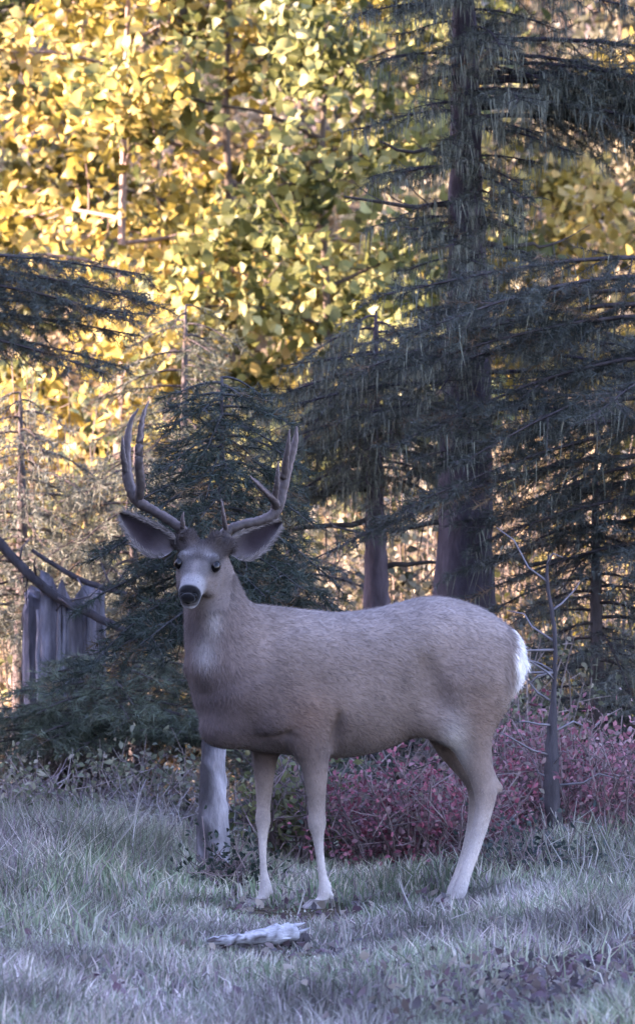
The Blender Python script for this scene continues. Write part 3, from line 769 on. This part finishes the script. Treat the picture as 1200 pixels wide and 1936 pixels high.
def blend(s, f, k, sub=False):
    a = F[s]
    if sub:
        f = -f
        h = np.clip(.5 - .5 * (f - a) / k * -1, 0, 1)
        h = np.clip(.5 + .5 * (f - a) / k, 0, 1)
        F[s] = a * (1 - h) + f * h + k * h * (1 - h)
    else:
        h = np.clip(.5 + .5 * (f - a) / k, 0, 1)
        F[s] = f * (1 - h) + a * h - k * h * (1 - h)

def cone(a, b, ra, rb, k=.02, flat=None):
    a = np.asarray(a, np.float32); b = np.asarray(b, np.float32); r = max(ra, rb) + k + .02
    s, g = region(np.minimum(a, b) - r * 1.3, np.maximum(a, b) + r * 1.3)
    ab = b - a; t = np.clip(((g - a) @ ab) / max(float(ab @ ab), 1e-9), 0, 1)
    dv = g - (a + t[..., None] * ab)
    if flat is not None:
        n, f = np.asarray(flat[0], np.float32), flat[1]
        c = dv @ n; dv = dv + (c * (1 / f - 1))[..., None] * n
    blend(s, np.linalg.norm(dv, axis=-1) - (ra + (rb - ra) * t), k)

def chain(pts, k=.012, flat=None):
    """tapered segments joined without swelling, then blended once into the body"""
    A = np.array([p for p, r in pts]); R = np.array([r for p, r in pts]); m = R.max() * 1.3 + k + .02
    s, g = region(A.min(0) - m, A.max(0) + m)
    f = np.full(g.shape[:3], 1., np.float32)
    for i in range(len(pts) - 1):
        a, b = A[i].astype(np.float32), A[i + 1].astype(np.float32)
        ab = b - a; t = np.clip(((g - a) @ ab) / max(float(ab @ ab), 1e-9), 0, 1)
        dv = g - (a + t[..., None] * ab)
        if flat is not None:
            n, fl = np.asarray(flat[0], np.float32), flat[1]
            c = dv @ n; dv = dv + (c * (1 / fl - 1))[..., None] * n
        np.minimum(f, np.linalg.norm(dv, axis=-1) - (R[i] + (R[i + 1] - R[i]) * t), out=f)
    blend(s, f.astype(np.float32), k)

def ellip(c, axes, rad, k=.03, sub=False):
    c = np.asarray(c, np.float32); A = np.asarray(axes, np.float32); rad = np.asarray(rad, np.float32)
    m = max(rad) + k + .01
    s, g = region(c - m, c + m)
    q = (g - c) @ A.T
    k0 = np.linalg.norm(q / rad, axis=-1); k1 = np.linalg.norm(q / rad ** 2, axis=-1)
    blend(s, k0 * (k0 - 1) / np.maximum(k1, 1e-6), k, sub)

# torso: stations in side view (px, top, bottom, half width)
ST = np.array([
    (988, 1238, 1268, .018), (980, 1212, 1290, .062), (962, 1188, 1318, .105), (935, 1165, 1342, .135), (900, 1146, 1356, .152), (850, 1131, 1366, .162),
    (800, 1129, 1384, .168), (755, 1139, 1404, .176), (700, 1152, 1424, .186), (640, 1158, 1433, .190), (580, 1153, 1431, .186),
    (520, 1146, 1424, .170), (470, 1141, 1418, .150), (430, 1146, 1402, .128), (402, 1164, 1380, .104), (380, 1190, 1345, .078), (366, 1220, 1310, .048), (360, 1245, 1285, .02)], float)
rows_ = []
for px, t_, b_, w in ST:
    a, b = cen(px, t_), cen(px, b_)
    rows_.append([float((a - U0) @ EU), a[2], b[2], w])
SS = spline(np.array(rows_), 90)
s, g = region((-.5, -.3, .42), (.78, .5, 1.08))
uu = (g - U0.astype(np.float32)) @ EU.astype(np.float32); vv = (g - U0.astype(np.float32)) @ EV.astype(np.float32)
tp_, bt_, ww = (np.interp(uu, SS[:, 0], SS[:, k]) for k in (1, 2, 3))
rz = np.maximum((tp_ - bt_) * .5, .01); zc = (tp_ + bt_) * .5
dzv = (g[..., 2] - zc) / rz
wz = ww * (1 - .10 * np.clip(dzv, 0, 1) ** 2 * 1.5)          # narrower over the spine
f = ((np.abs(vv) / wz) ** 2.2 + np.abs(dzv) ** 2.2) ** (1 / 2.2)
f = (f - 1) * np.minimum(rz, wz)
over = np.maximum(np.maximum(SS[:, 0].min() - uu, uu - SS[:, 0].max()), 0)
blend(s, (f + over * .8).astype(np.float32), .004)

AX = np.stack([EU, EV, np.array([0, 0, 1.])])
def tilt(deg):
    c, s_ = math.cos(math.radians(deg)), math.sin(math.radians(deg))
    return np.stack([EU * c + np.array([0, 0, s_]), EV, np.array([0, 0, c]) - EU * s_])
for sgn in (1, -1):
    ellip(cen(540, 1300, .128 * sgn), tilt(18), (.098, .062, .18), .028)       # shoulder
    ellip(cen(580, 1385, .118 * sgn), tilt(0), (.060, .045, .085), .04)        # upper arm
    ellip(cen(890, 1268, .098 * sgn), tilt(-20), (.118, .078, .19), .03)      # haunch
    ellip(cen(830, 1200, .085 * sgn), tilt(0), (.10, .06, .07), .05)           # hip
ellip(cen(432, 1365, .04), tilt(-30), (.10, .085, .075), .05)                  # brisket
# legs: (px, py, radius)
def leg(pts, v0, v1, k=.035, flat=.86):
    n = len(pts); L = []
    for i, (px, py, r) in enumerate(pts):
        v = v0 + (v1 - v0) * min(1, i / (n * .5))
        L.append((cen(px, py, v), r))
    sp = spline(np.array([[*p, r - .0055 * min(1, max(0, (i - 1) / 2))] for i, (p, r) in enumerate(L)]), n * 3)
    chain([(q[:3], q[3]) for q in sp], k, (EV, flat))
    return L
FN = leg([(572, 1330, .078), (586, 1395, .060), (594, 1440, .050), (597, 1490, .040), (599, 1530, .033), (599, 1556, .0355), (601, 1582, .025), (605, 1620, .0195), (610, 1658, .0205), (615, 1684, .028), (608, 1700, .022), (603, 1708, .024)], .12, .10)
FF = leg([(505, 1350, .07), (502, 1410, .050), (500, 1450, .040), (499, 1495, .033), (498, 1528, .028), (497, 1552, .031), (497, 1577, .022), (497, 1615, .0175), (499, 1652, .0185), (502, 1680, .026), (494, 1699, .020), (488, 1708, .022)], -.10, -.085)
HN = leg([(882, 1290, .125), (880, 1345, .100), (889, 1395, .074), (900, 1435, .058), (910, 1468, .047), (917, 1497, .044), (914, 1530, .036), (905, 1570, .031), (892, 1615, .027), (878, 1655, .026), (869, 1683, .030), (861, 1700, .025)], .10, .085)
HF = leg([(862, 1290, .115), (840, 1345, .085), (848, 1395, .064), (870, 1438, .048), (892, 1470, .040), (902, 1497, .038), (899, 1530, .031), (892, 1570, .026), (880, 1615, .023), (866, 1655, .022), (858, 1680, .026), (851, 1694, .022)], -.09, -.085)
cone(cen(908, 1440, .09), cen(943, 1490, .085), .016, .013, .016)              # point of hock
cone(cen(896, 1460, -.09), cen(922, 1488, -.085), .018, .013, .02)
for p, q in (((612, 1684), (629, 1694)), ((502, 1676), (514, 1688))):          # dew claws
    v = .10 if p[0] > 560 else -.085
    cone(cen(*p, v), cen(*q, v), .014, .006, .006)
for sg in (1, -1):
    ellip(cen(634, 1398, .185 * sg), tilt(8), (.016, .048, .085), .03, sub=True)
    ellip(cen(468, 1265, .158 * sg), tilt(24), (.016, .03, .12), .04, sub=True)      # in front of the shoulder blade      # behind the elbow
    ellip(cen(505, 1398, .150 * sg), tilt(-14), (.075, .028, .012), .03, sub=True)    # between brisket and arm
    ellip(cen(815, 1300, .185 * sg), tilt(-14), (.035, .034, .10), .045, sub=True)      # hollow of the flank
# flank fold
cone(cen(800, 1360, .10), cen(845, 1372, .11), .05, .06, .05)

# neck and head
POLL = P(384, 1047, -.05); NOSE = P(356, 1131, -.295)
HA = NOSE - POLL; HL = float(np.linalg.norm(HA)); HA = HA / HL
HLAT = nrm(np.cross(HA, np.array([0.09, 0, 1.]))); HLAT = HLAT if HLAT[0] > 0 else -HLAT
HN_ = np.cross(HLAT, HA); HN_ = HN_ if HN_[2] > 0 else -HN_
neck = spline(np.array([[*P(455, 1290, .03), .165], [*P(432, 1230, .015), .140], [*P(413, 1170, 0.0), .112], [*P(402, 1118, -.015), .090], [*P(394, 1075, -.04), .074]]), 14)
chain([(q[:3], q[3]) for q in neck], .03)
cone(P(402, 1250, -.06), P(398, 1160, -.07), .075, .06, .05)                    # front of the neck turns to the camera
HS = spline(np.array([(-.045, .02, .012, -.02), (-.025, .042, .034, -.05), (0, .058, .047, -.068), (.05, .069, .056, -.085), (.095, .071, .054, -.085), (.135, .060, .046, -.075), (.175, .046, .040, -.060),
               (.215, .040, .036, -.049), (.25, .0385, .034, -.044), (.275, .036, .029, -.038), (.288, .028, .02, -.028), (.296, .012, .008, -.012)]) * np.array([HL / .296, 1, 1, 1]), 60)
s, g = region(POLL - .17 + HA * .13 - .05, POLL + .17 + HA * .13 + .05)
gg = g - POLL.astype(np.float32)
ha, hl, hn = gg @ HA.astype(np.float32), gg @ HLAT.astype(np.float32), gg @ HN_.astype(np.float32)
w_, t_, b_ = (np.interp(ha, HS[:, 0], HS[:, k]) for k in (1, 2, 3))
rz = (t_ - b_) / 2; zc = (t_ + b_) / 2
wz = w_ * (1 - .18 * np.clip(-(hn - zc) / rz, 0, 1))
f = ((np.abs(hl) / wz) ** 2.3 + (np.abs(hn - zc) / rz) ** 2.3) ** (1 / 2.3)
f = (f - 1) * np.minimum(rz, wz) + np.maximum(np.maximum(HS[:, 0].min() - ha, ha - HS[:, 0].max()), 0) * .8
blend(s, f.astype(np.float32), .025)
def hp(a, l, n): return POLL + HA * a + HLAT * l + HN_ * n
HX = np.stack([HA, HLAT, HN_])
for sg in (-1, 1):
    ellip(hp(.092, .054 * sg, .038), HX, (.028, .014, .012), .014)              # brow
    ellip(hp(.112, .068 * sg, .024), HX, (.021, .012, .017), .006, sub=True)   # eye socket
    ellip(hp(.10, .045 * sg, -.045), HX, (.06, .022, .04), .02)                 # cheek
    ellip(hp(.284, .017 * sg, .010), HX, (.011, .0075, .006), .003, sub=True)   # nostril
    cone(hp(.025, .03 * sg, .045), hp(.012, .042 * sg, .07), .021, .018, .02)  # antler pedicle
    cone(hp(.005, .05 * sg, .02), hp(-.008, .082 * sg, .035), .03, .024, .015)  # ear base
ellip(hp(.245, 0, -.034), HX, (.045, .03, .015), .01)                            # chin
ellip(hp(.290, 0, .004), HX, (.012, .026, .017), .006)                           # nose pad

def surface_nets(F):
    S = F < 0
    nx, ny, nz = F.shape
    cnt = np.zeros((nx - 1, ny - 1, nz - 1), np.uint8)
    for dx in (0, 1):
        for dy in (0, 1):
            for dz in (0, 1):
                cnt += S[dx:nx - 1 + dx, dy:ny - 1 + dy, dz:nz - 1 + dz]
    act = (cnt > 0) & (cnt < 8)
    ci = np.argwhere(act)
    vid = np.full(act.shape, -1, np.int64); vid[act] = np.arange(len(ci))
    acc = np.zeros((len(ci), 3)); num = np.zeros(len(ci))
    cs = [(i, j, k) for i in (0, 1) for j in (0, 1) for k in (0, 1)]
    val = {c: F[ci[:, 0] + c[0], ci[:, 1] + c[1], ci[:, 2] + c[2]].astype(float) for c in cs}
    for c in cs:
        for ax in range(3):
            if c[ax]: continue
            e = list(c); e[ax] = 1; e = tuple(e)
            a, b = val[c], val[e]; m = (a < 0) != (b < 0)
            t = np.where(m, a / np.where(m, a - b, 1), 0)
            p = np.tile(np.array(c, float), (len(ci), 1)); p[:, ax] += t
            acc += p * m[:, None]; num += m
    V = ci + acc / num[:, None]
    Q = []
    for ax in range(3):
        o1, o2 = [(1, 2), (2, 0), (0, 1)][ax]
        sl0 = [slice(None)] * 3; sl1 = [slice(None)] * 3
        sl0[ax] = slice(0, -1); sl1[ax] = slice(1, None)
        ch = S[tuple(sl0)] != S[tuple(sl1)]
        e = np.argwhere(ch)
        ok = (e[:, o1] > 0) & (e[:, o2] > 0) & (e[:, o1] < F.shape[o1] - 1) & (e[:, o2] < F.shape[o2] - 1)
        e = e[ok]
        inside = S[e[:, 0], e[:, 1], e[:, 2]]
        def cell(d1, d2):
            q = e.copy(); q[:, o1] -= d1; q[:, o2] -= d2
            return vid[q[:, 0], q[:, 1], q[:, 2]]
        quad = np.stack([cell(1, 1), cell(0, 1), cell(0, 0), cell(1, 0)], 1)
        quad[~inside] = quad[~inside][:, ::-1]
        Q.append(quad)
    return V, np.concatenate(Q)
BV, BQ = surface_nets(F)
BV = lo + BV * VOX
def smooth_mesh(V, Q, it, lam=.5, mu=-.52):
    E = np.concatenate([Q[:, [0, 1]], Q[:, [1, 2]], Q[:, [2, 3]], Q[:, [3, 0]]])
    deg = np.bincount(E.ravel(), minlength=len(V)).astype(float)
    for i in range(it):
        for l in (lam, mu):
            A = np.zeros_like(V)
            for k in range(3):
                A[:, k] = np.bincount(E[:, 0], V[E[:, 1], k], len(V)) + np.bincount(E[:, 1], V[E[:, 0], k], len(V))
            V = V + l * (A / np.maximum(deg, 1)[:, None] - V)
    return V
BV = smooth_mesh(BV, BQ, 5)
BT = np.concatenate([BQ[:, [0, 1, 2]], BQ[:, [0, 2, 3]]])
fn = np.cross(BV[BT[:, 1]] - BV[BT[:, 0]], BV[BT[:, 2]] - BV[BT[:, 0]])
BN = np.zeros_like(BV)
for k in range(3):
    for j in range(3): BN[:, k] += np.bincount(BT[:, j], fn[:, k], len(BV))
BN = nrm(BN)

def coat(V, N):
    """coat colours in the deer's own coordinates"""
    X = 600 + V[:, 0] * 580; Z = 850 + (1.5 - V[:, 2]) * 580      # side-view coordinates
    gg = V - POLL; a, l, n_ = gg @ HA, gg @ HLAT, gg @ HN_
    v = (V - U0) @ EV
    nz = vnoise(V[:, 0] * 22, V[:, 2] * 22 + V[:, 1] * 13, 30)[:, None]
    C = np.tile(np.array([.205, .155, .132]), (len(V), 1))
    def mix(col, w):
        nonlocal C
        w = np.clip(w, 0, 1)[:, None]; C = C * (1 - w) + np.array(col) * w
    def blob(cx, cz, rx, rz): return np.exp(-(((X - cx) / rx) ** 2 + ((Z - cz) / rz) ** 2))
    mix((.25, .205, .188), sstep(1260, 1150, Z) * sstep(470, 620, X) * .9)             # greyer back
    mix((.14, .105, .097), sstep(540, 420, X) * .85)                                   # neck
    mix((.19, .115, .083), blob(575, 1360, 60, 60) * .75)
    mix((.185, .12, .092), blob(905, 1360, 70, 75) * .6)
    mix((.11, .082, .073), sstep(1320, 1415, Z) * sstep(1470, 1430, Z) * sstep(560, 640, X) * sstep(840, 770, X) * .75)  # lower side darkened, falloff of overhead light put into the coat
    mix((.04, .032, .034), blob(455, 1398, 95, 46) * 1.25)  # dark brisket, deepened with painted underside shade
    mix((.10, .078, .075), sstep(1395, 1425, Z) * sstep(1470, 1440, Z) * sstep(600, 640, X) * sstep(800, 760, X) * .8)                             # shade under the belly painted into the coat
    mix((.09, .07, .072), blob(405, 1325, 34, 62) * .85)
    mix((.095, .07, .067), sstep(1190, 1340, Z) * sstep(640, 480, X) * .75)  # chest darker downward, shade from overhead light put into the coat
    mix((.08, .062, .062), blob(368, 1188, 18, 24) * .8)  # shadow under the chin painted into the coat
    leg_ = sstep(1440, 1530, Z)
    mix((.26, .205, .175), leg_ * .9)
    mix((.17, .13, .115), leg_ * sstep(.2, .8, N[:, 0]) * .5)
    mix((.48, .44, .41), blob(858, 1420, 26, 60) * sstep(-.02, .05, v) * .9)          # pale inside of thigh
    mix((.48, .435, .41), sstep(1500, 1630, Z) * .85)
    mix((.74, .70, .67), sstep(968, 984, X + (nz[:, 0] - .5) * 12) * sstep(1188, 1204, Z) * sstep(1325, 1296, Z))   # rump patch
    mix((.40, .35, .31), sstep(945, 985, X) * sstep(1270, 1330, Z) * .5)
    # throat bib
    front = sstep(.1, .7, -N[:, 1])
    mix((.30, .275, .27), np.exp(-(((X - 388) / 20) ** 2 + ((Z - 1232) / 28) ** 2)) * front * .8)
    mix((.40, .37, .36), np.exp(-(((X - 405) / 14) ** 2 + ((Z - 1172) / 26) ** 2)) * front * .6)
    # head
    hd = sstep(-.06, -.02, a) * sstep(-.14, -.10, n_) * sstep(.14, .11, np.abs(l)) * sstep(.36, .33, a)
    hd = hd * (Z < 1165)
    mix((.145, .115, .105), hd * .9)
    mix((.10, .088, .086), hd * sstep(.02, .07, a) * sstep(.0, .03, n_))
    mix((.045, .036, .035), hd * sstep(.105, .045, a + (nz[:, 0] - .5) * .05) * sstep(-.01, .02, n_))
    mix((.055, .045, .043), hd * np.exp(-(((a - .095) / .03) ** 2 + (l / .018) ** 2)) * sstep(.02, .04, n_) * .7)
    mix((.20, .185, .185), hd * np.exp(-(((a - .086) / .010) ** 2 + ((np.abs(l) - .042) / .016) ** 2)) * sstep(.02, .04, n_) * .8)              # dark forehead
    mix((.04, .034, .034), hd * np.exp(-((a - .112) / .012) ** 2 - (l / .04) ** 2) * sstep(.01, .03, n_) * .85)
    mix((.25, .235, .235), hd * sstep(.175, .215, a) * sstep(.06, .035, np.abs(l) + .25 * np.maximum(0, -n_ - .03)))                                     # pale muzzle
    mix((.17, .145, .14), hd * sstep(.03, .055, np.abs(l)) * sstep(.13, .17, a) * sstep(.0, -.03, n_) * .5)
    mix((.2, .17, .16), hd * np.exp(-(l / .012) ** 2) * sstep(.11, .14, a) * sstep(.24, .2, a) * sstep(.0, .02, n_) * .6)
    mix((.022, .019, .019), hd * np.exp(-(((a - .115) / .040) ** 2 + ((np.abs(l) - .066) / .026) ** 2 + ((n_ - .024) / .026) ** 2)) * 1.4)   # eye rims
    mix((.10, .09, .09), hd * sstep(.235, .262, a) * sstep(-.005, .01, n_) * sstep(.030, .018, np.abs(l)) * .55)
    mix((.005, .0045, .005), hd * sstep(HL - .036, HL - .026, a) * sstep(-.028, -.016, n_))   # nose
    mix((.03, .025, .025), hd * np.exp(-((n_ + .027) / .005) ** 2) * sstep(.215, .25, a))    # mouth line
    mix((.05, .045, .045), hd * np.exp(-(((a - .262) / .012) ** 2 + ((np.abs(l) - .025) / .012) ** 2)) * sstep(0, -.03, n_) * .9)
    big = vnoise(V[:, 0] * 7 + 3, V[:, 2] * 7 + V[:, 1] * 5, 36)[:, None]
    return C * (.88 + .24 * nz) * (.84 + .32 * big)
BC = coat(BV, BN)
DEER = np.array([.12, .12, 0.0])
deer = empty('deer', DEER, 'grey brown buck deer with tall forked antlers looking at the camera', 'deer')
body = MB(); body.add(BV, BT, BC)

# ears are part of the body surface
def ear(base, tip, facing, W, low_bulge, mirror):
    base, tip = np.asarray(base), np.asarray(tip)
    ax = tip - base; L = np.linalg.norm(ax); ax = ax / L
    fc = np.asarray(facing, float); fc = nrm(fc - ax * (fc @ ax)); sd = np.cross(ax, fc)
    if sd[2] < 0: sd = -sd
    ns, nr = 22, 13
    V = np.zeros((2, ns, nr, 3)); C = np.zeros((2, ns, nr, 3))
    for i in range(ns):
        s = i / (ns - 1)
        w = W * (.42 * (1 - s) ** 2 + 1.0 * math.sin(math.pi * min(1, s ** .72)) ** .75) + .001
        for j in range(nr):
            r = j / (nr - 1) * 2 - 1
            cup = (r * r) * W * .62 * (1 - .45 * s) - .1 * W
            off = sd * w * (r - low_bulge * (1 - s) * s * 2) + fc * cup + fc * (.02 * s * s)
            p = base + ax * L * s + off
            th = .0035 * (1 - .6 * s) * (1 - .7 * r * r)
            V[0, i, j] = p + fc * th; V[1, i, j] = p - fc * th
            e = abs(r)
            inn = np.array([.02, .014, .017]) * (1 - e ** 6) + np.array([.17, .15, .15]) * e ** 8
            inn = inn + np.array([.12, .105, .105]) * max(0, 1 - s / .4) * .6 + np.array([.05, .042, .042]) * max(0, -r) ** 2
            if s > .88: inn = inn * .6
            C[0, i, j] = inn; C[1, i, j] = np.array([.22, .185, .17]) * (1 - .4 * s)
    T = []
    nn = ns * nr
    for i in range(ns - 1):
        for j in range(nr - 1):
            q = [i * nr + j, i * nr + j + 1, (i + 1) * nr + j + 1, (i + 1) * nr + j]
            T += [(q[0], q[1], q[2]), (q[0], q[2], q[3])]
            T += [(nn + q[0], nn + q[2], nn + q[1]), (nn + q[0], nn + q[3], nn + q[2])]
        for j in (0, nr - 1):
            a, b = i * nr + j, (i + 1) * nr + j
            T += [(a, b, nn + b), (a, nn + b, nn + a)]
    body.add(V.reshape(-1, 3), T, C.reshape(-1, 3))
    er = np.random.default_rng(9); m = 700
    ii = er.integers(1, ns - 2, m); jj = np.where(er.uniform(size=m) < 2, er.choice([0, 1, nr - 2, nr - 1], m), er.integers(0, nr, m))
    d_ = nrm(ax * .9 + sd * er.normal(0, .35, (m, 1)) + fc * er.uniform(0, .5, (m, 1)))
    slivers(body, V[0, ii, jj], d_, er.uniform(.012, .028, m), .0025, nrm(np.cross(d_, fc)), (np.array([.20, .175, .17]) * er.uniform(.4, 1.2, (m, 1))))
ear(P(328, 1038, -.055), P(229, 970, -.02), (-.25, -1, .05), .045, .5, False)
ear(P(432, 1043, -.035), P(527, 987, .05), (.45, -1, .05), .042, .45, True)
link('body', body.mesh('body', M_HIDE, smooth=True, origin=DEER), deer)

# fur strands
rng = np.random.default_rng(50)
ar = np.linalg.norm(fn, axis=1); NF = 120000
fcen = BV[BT].mean(1) - POLL; fa, fl_, fnn = fcen @ HA, fcen @ HLAT, fcen @ HN_
onhead = (fa > -.05) & (np.abs(fl_) < .11) & (fnn > -.1)
wt = ar * np.where(onhead, 3.5, 1.0)
pick = rng.choice(len(BT), NF, p=wt / wt.sum())
bc = rng.dirichlet((1, 1, 1), NF)
fp = (BV[BT[pick]] * bc[..., None]).sum(1); fnr = nrm((BN[BT[pick]] * bc[..., None]).sum(1)); fc_ = (BC[BT[pick]] * bc[..., None]).sum(1)
Z_ = fp[:, 2]; X_ = fp[:, 0]
flow = np.tile(-EU * .8 + np.array([0, 0, -.45]), (NF, 1))
legm = sstep(.62, .45, Z_)[:, None]; flow = flow * (1 - legm) + np.array([.1, 0, -1.]) * legm
a_ = (fp - POLL) @ HA; l_ = (fp - POLL) @ HLAT; n_ = (fp - POLL) @ HN_
hd = (sstep(-.05, 0, a_) * (np.abs(l_) < .1) * (n_ > -.11) * (Z_ > .96))[:, None]
flow = flow * (1 - hd) + (-HA) * hd
nk = (sstep(-.22, -.3, X_) * (Z_ > .6))[:, None] * (1 - hd); flow = flow * (1 - nk) + np.array([.25, .1, -1.]) * nk
rump = (sstep(.6, .63, X_) * (Z_ > .7))[:, None]; flow = flow * (1 - rump) + np.array([.3, .1, -1]) * rump
flow = flow + rng.normal(0, .28, (NF, 3))
flow = nrm(flow - fnr * (flow * fnr).sum(1, keepdims=True))
dirv = nrm(flow + fnr * rng.uniform(.12, .42, (NF, 1)))
Lh = (.024 * (1 - legm) + .014 * legm); tuft = hd * sstep(.085, .05, a_)[:, None] * sstep(.0, .03, n_)[:, None]
Lh = (Lh * (1 - hd * .55) + .012 * rump + .008 * tuft)[:, 0] * rng.uniform(.6, 1.3, NF)
side = nrm(np.cross(dirv, fnr))
nose = ((a_ > HL - .045) & (hd[:, 0] > .5)) | (((np.abs(l_) - .063) ** 2 + (a_ - .112) ** 2 + (n_ - .024) ** 2 < .024 ** 2) & (hd[:, 0] > .5))
kp = ~nose
fur = MB()
tn = rng.uniform(.64, 1.32, (NF, 1))
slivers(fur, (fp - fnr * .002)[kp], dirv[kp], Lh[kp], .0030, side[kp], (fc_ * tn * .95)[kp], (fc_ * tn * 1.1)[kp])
o = link('fur', fur.mesh('fur', M_FUR, origin=DEER), deer)

# eyes
def sphere(mb, c, r, col, axes=np.eye(3), nu=20, nv=12):
    V = []; T = []
    for i in range(nv + 1):
        for j in range(nu):
            t = math.pi * i / nv; p = 2 * math.pi * j / nu
            V.append(np.asarray(c) + np.array([math.sin(t) * math.cos(p), math.sin(t) * math.sin(p), math.cos(t)]) * r @ axes)
    for i in range(nv):
        for j in range(nu):
            k = (j + 1) % nu
            T += [(i * nu + j, (i + 1) * nu + j, (i + 1) * nu + k), (i * nu + j, (i + 1) * nu + k, i * nu + k)]
    mb.add(V, T, np.array(col))
for sg in (-1, 1):
    mb = MB(); sphere(mb, hp(.112, .0605 * sg, .024), np.array([.023, .016, .0185]), (.003, .0025, .0025), HX)
    link('eye', mb.mesh('eye', M_WET, smooth=True, origin=DEER), deer)
mb = MB(); sphere(mb, hp(HL - .002, 0, .006), np.array([.008, .021, .0125]), (.004, .0035, .004), HX)
sphere(mb, hp(HL - .006, 0, -.010), np.array([.010, .014, .014]), (.004, .0035, .004), HX)
for sg in (-1, 1): sphere(mb, hp(HL - .006, .018 * sg, .007), np.array([.010, .011, .009]), (.002, .002, .002), HX)
link('nose', mb.mesh('nose', M_NOSE, smooth=True, origin=DEER), deer)

# tail
mb = MB(); tl = spline(np.array([[*cen(968, 1196), .014], [*cen(980, 1220), .018], [*cen(984, 1252), .016], [*cen(980, 1290), .006]]), 16)
tube(mb, tl[:, :3], tl[:, 3], np.array([.72, .69, .67]), sides=10, rough=.05, rng=rng)
n = 2600; k = rng.integers(0, 16, n); dv = nrm(rng.normal(size=(n, 3)))
slivers(mb, tl[k, :3] + dv * tl[k, 3:] * .9, nrm(dv * .5 + np.array([.1, 0, -1.]) + rng.normal(0, .2, (n, 3))), rng.uniform(.012, .03, n), .003, nrm(np.cross(dv, [0, 0, 1.])), np.array([.78, .75, .72]) * rng.uniform(.75, 1.1, (n, 1)))
link('tail', mb.mesh('tail', M_FUR, origin=DEER), deer)

# hooves: two toes each
def hoof(p, z0):
    mb = MB()
    for sg in (-1, 1):
        prof = [(0.0, .022, .017), (.5, .030, .018), (1.0, .036, .019)]
        V = []; n_ = 12
        top = np.array([p[0], p[1], max(p[2], z0 + .03)]); h = top[2] - z0 + .004
        for (t, ru, rv) in prof:
            c = top + EV * sg * .017 + EU * (.022 * t) + np.array([0, 0, -h * t])
            for j in range(n_):
                a = 2 * math.pi * j / n_
                fwd = math.cos(a); V.append(c + EU * ru * (fwd if fwd < 0 else fwd * 1.25) + EV * rv * math.sin(a) * (1 - .35 * max(fwd, 0)))
        T = []
        for i in range(2):
            for j in range(n_):
                k = (j + 1) % n_
                T += [(i * n_ + j, i * n_ + k, (i + 1) * n_ + k), (i * n_ + j, (i + 1) * n_ + k, (i + 1) * n_ + j)]
        for i, fl in ((0, 1), (2, -1)):
            for j in range(1, n_ - 1): T.append((i * n_, i * n_ + j, i * n_ + j + 1))
        mb.add(V, T, np.array([.28, .25, .24]))
    link('hoof', mb.mesh('hoof', M_HORN, smooth=False, origin=DEER), deer)
for Lg in (FN, FF, HN, HF):
    p = Lg[-1][0]; hoof(p, float(gz(p[0], p[1])) - .004)

# antlers
ACOL = np.array([.045, .034, .032])
def antler(paths):
    mb = MB()
    for pts in paths:
        sp = spline(np.array([[*P(px, py, y), r] for px, py, y, r in pts]), 8 * len(pts))
        sp[:, 3] = np.maximum(sp[:, 3], .002)
        c = np.repeat(ACOL[None] * (1 + 1.6 * np.linspace(0, 1, len(sp))[:, None] ** 2.5), 10, 0)
        c = c * np.tile(np.array([2.4, 1, .7, .8, 1, 2.4, 1, .7, .8, 1])[:, None], (len(sp), 1))      # pale stripes along the beam, edge highlights painted into the colour
        c = np.concatenate([c, c[:1], c[-1:]])
        tube(mb, sp[:, :3] + rng.normal(0, .0005, (len(sp), 3)), sp[:, 3] * .84, c, sides=10, rough=.12, rng=rng)
    link('antler', mb.mesh('antler', M_ANTLER, smooth=True, origin=DEER), deer)
antler([
    [(350, 1018, -.07, .026), (345, 1003, -.065, .021), (322, 985, -.05, .0195), (290, 966, -.02, .020), (262, 948, .0, .0225), (246, 920, .02, .022), (240, 880, .04, .019), (241, 840, .06, .016), (247, 800, .07, .010), (262, 772, .07, .003)],
    [(262, 950, .0, .020), (266, 915, -.03, .018), (263, 870, -.05, .017), (266, 820, -.05, .014), (272, 785, -.045, .009), (282, 757, -.04, .002)],
    [(240, 900, .03, .014), (233, 860, .02, .011), (232, 825, .02, .003)],
    [(346, 1004, -.07, .012), (345, 985, -.085, .009), (347, 968, -.09, .002)]])
antler([
    [(424, 1020, -.055, .026), (430, 1004, -.05, .021), (455, 993, -.03, .019), (490, 985, .0, .020), (515, 974, .02, .0215), (529, 950, .035, .021), (537, 915, .05, .019), (548, 870, .06, .017), (558, 835, .065, .012), (561, 806, .065, .003)],
    [(536, 905, .045, .016), (541, 870, .03, .013), (545, 840, .02, .009), (547, 812, .02, .002)],
    [(522, 962, .025, .019), (519, 946, .0, .0165), (502, 930, -.02, .012), (486, 913, -.03, .009), (473, 900, -.03, .002)],
    [(518, 947, .0, .014), (523, 920, -.02, .011), (525, 895, -.025, .008), (526, 872, -.025, .002)],
    [(428, 1008, -.055, .012), (424, 985, -.075, .009), (421, 962, -.085, .006), (418, 943, -.085, .0015)]])
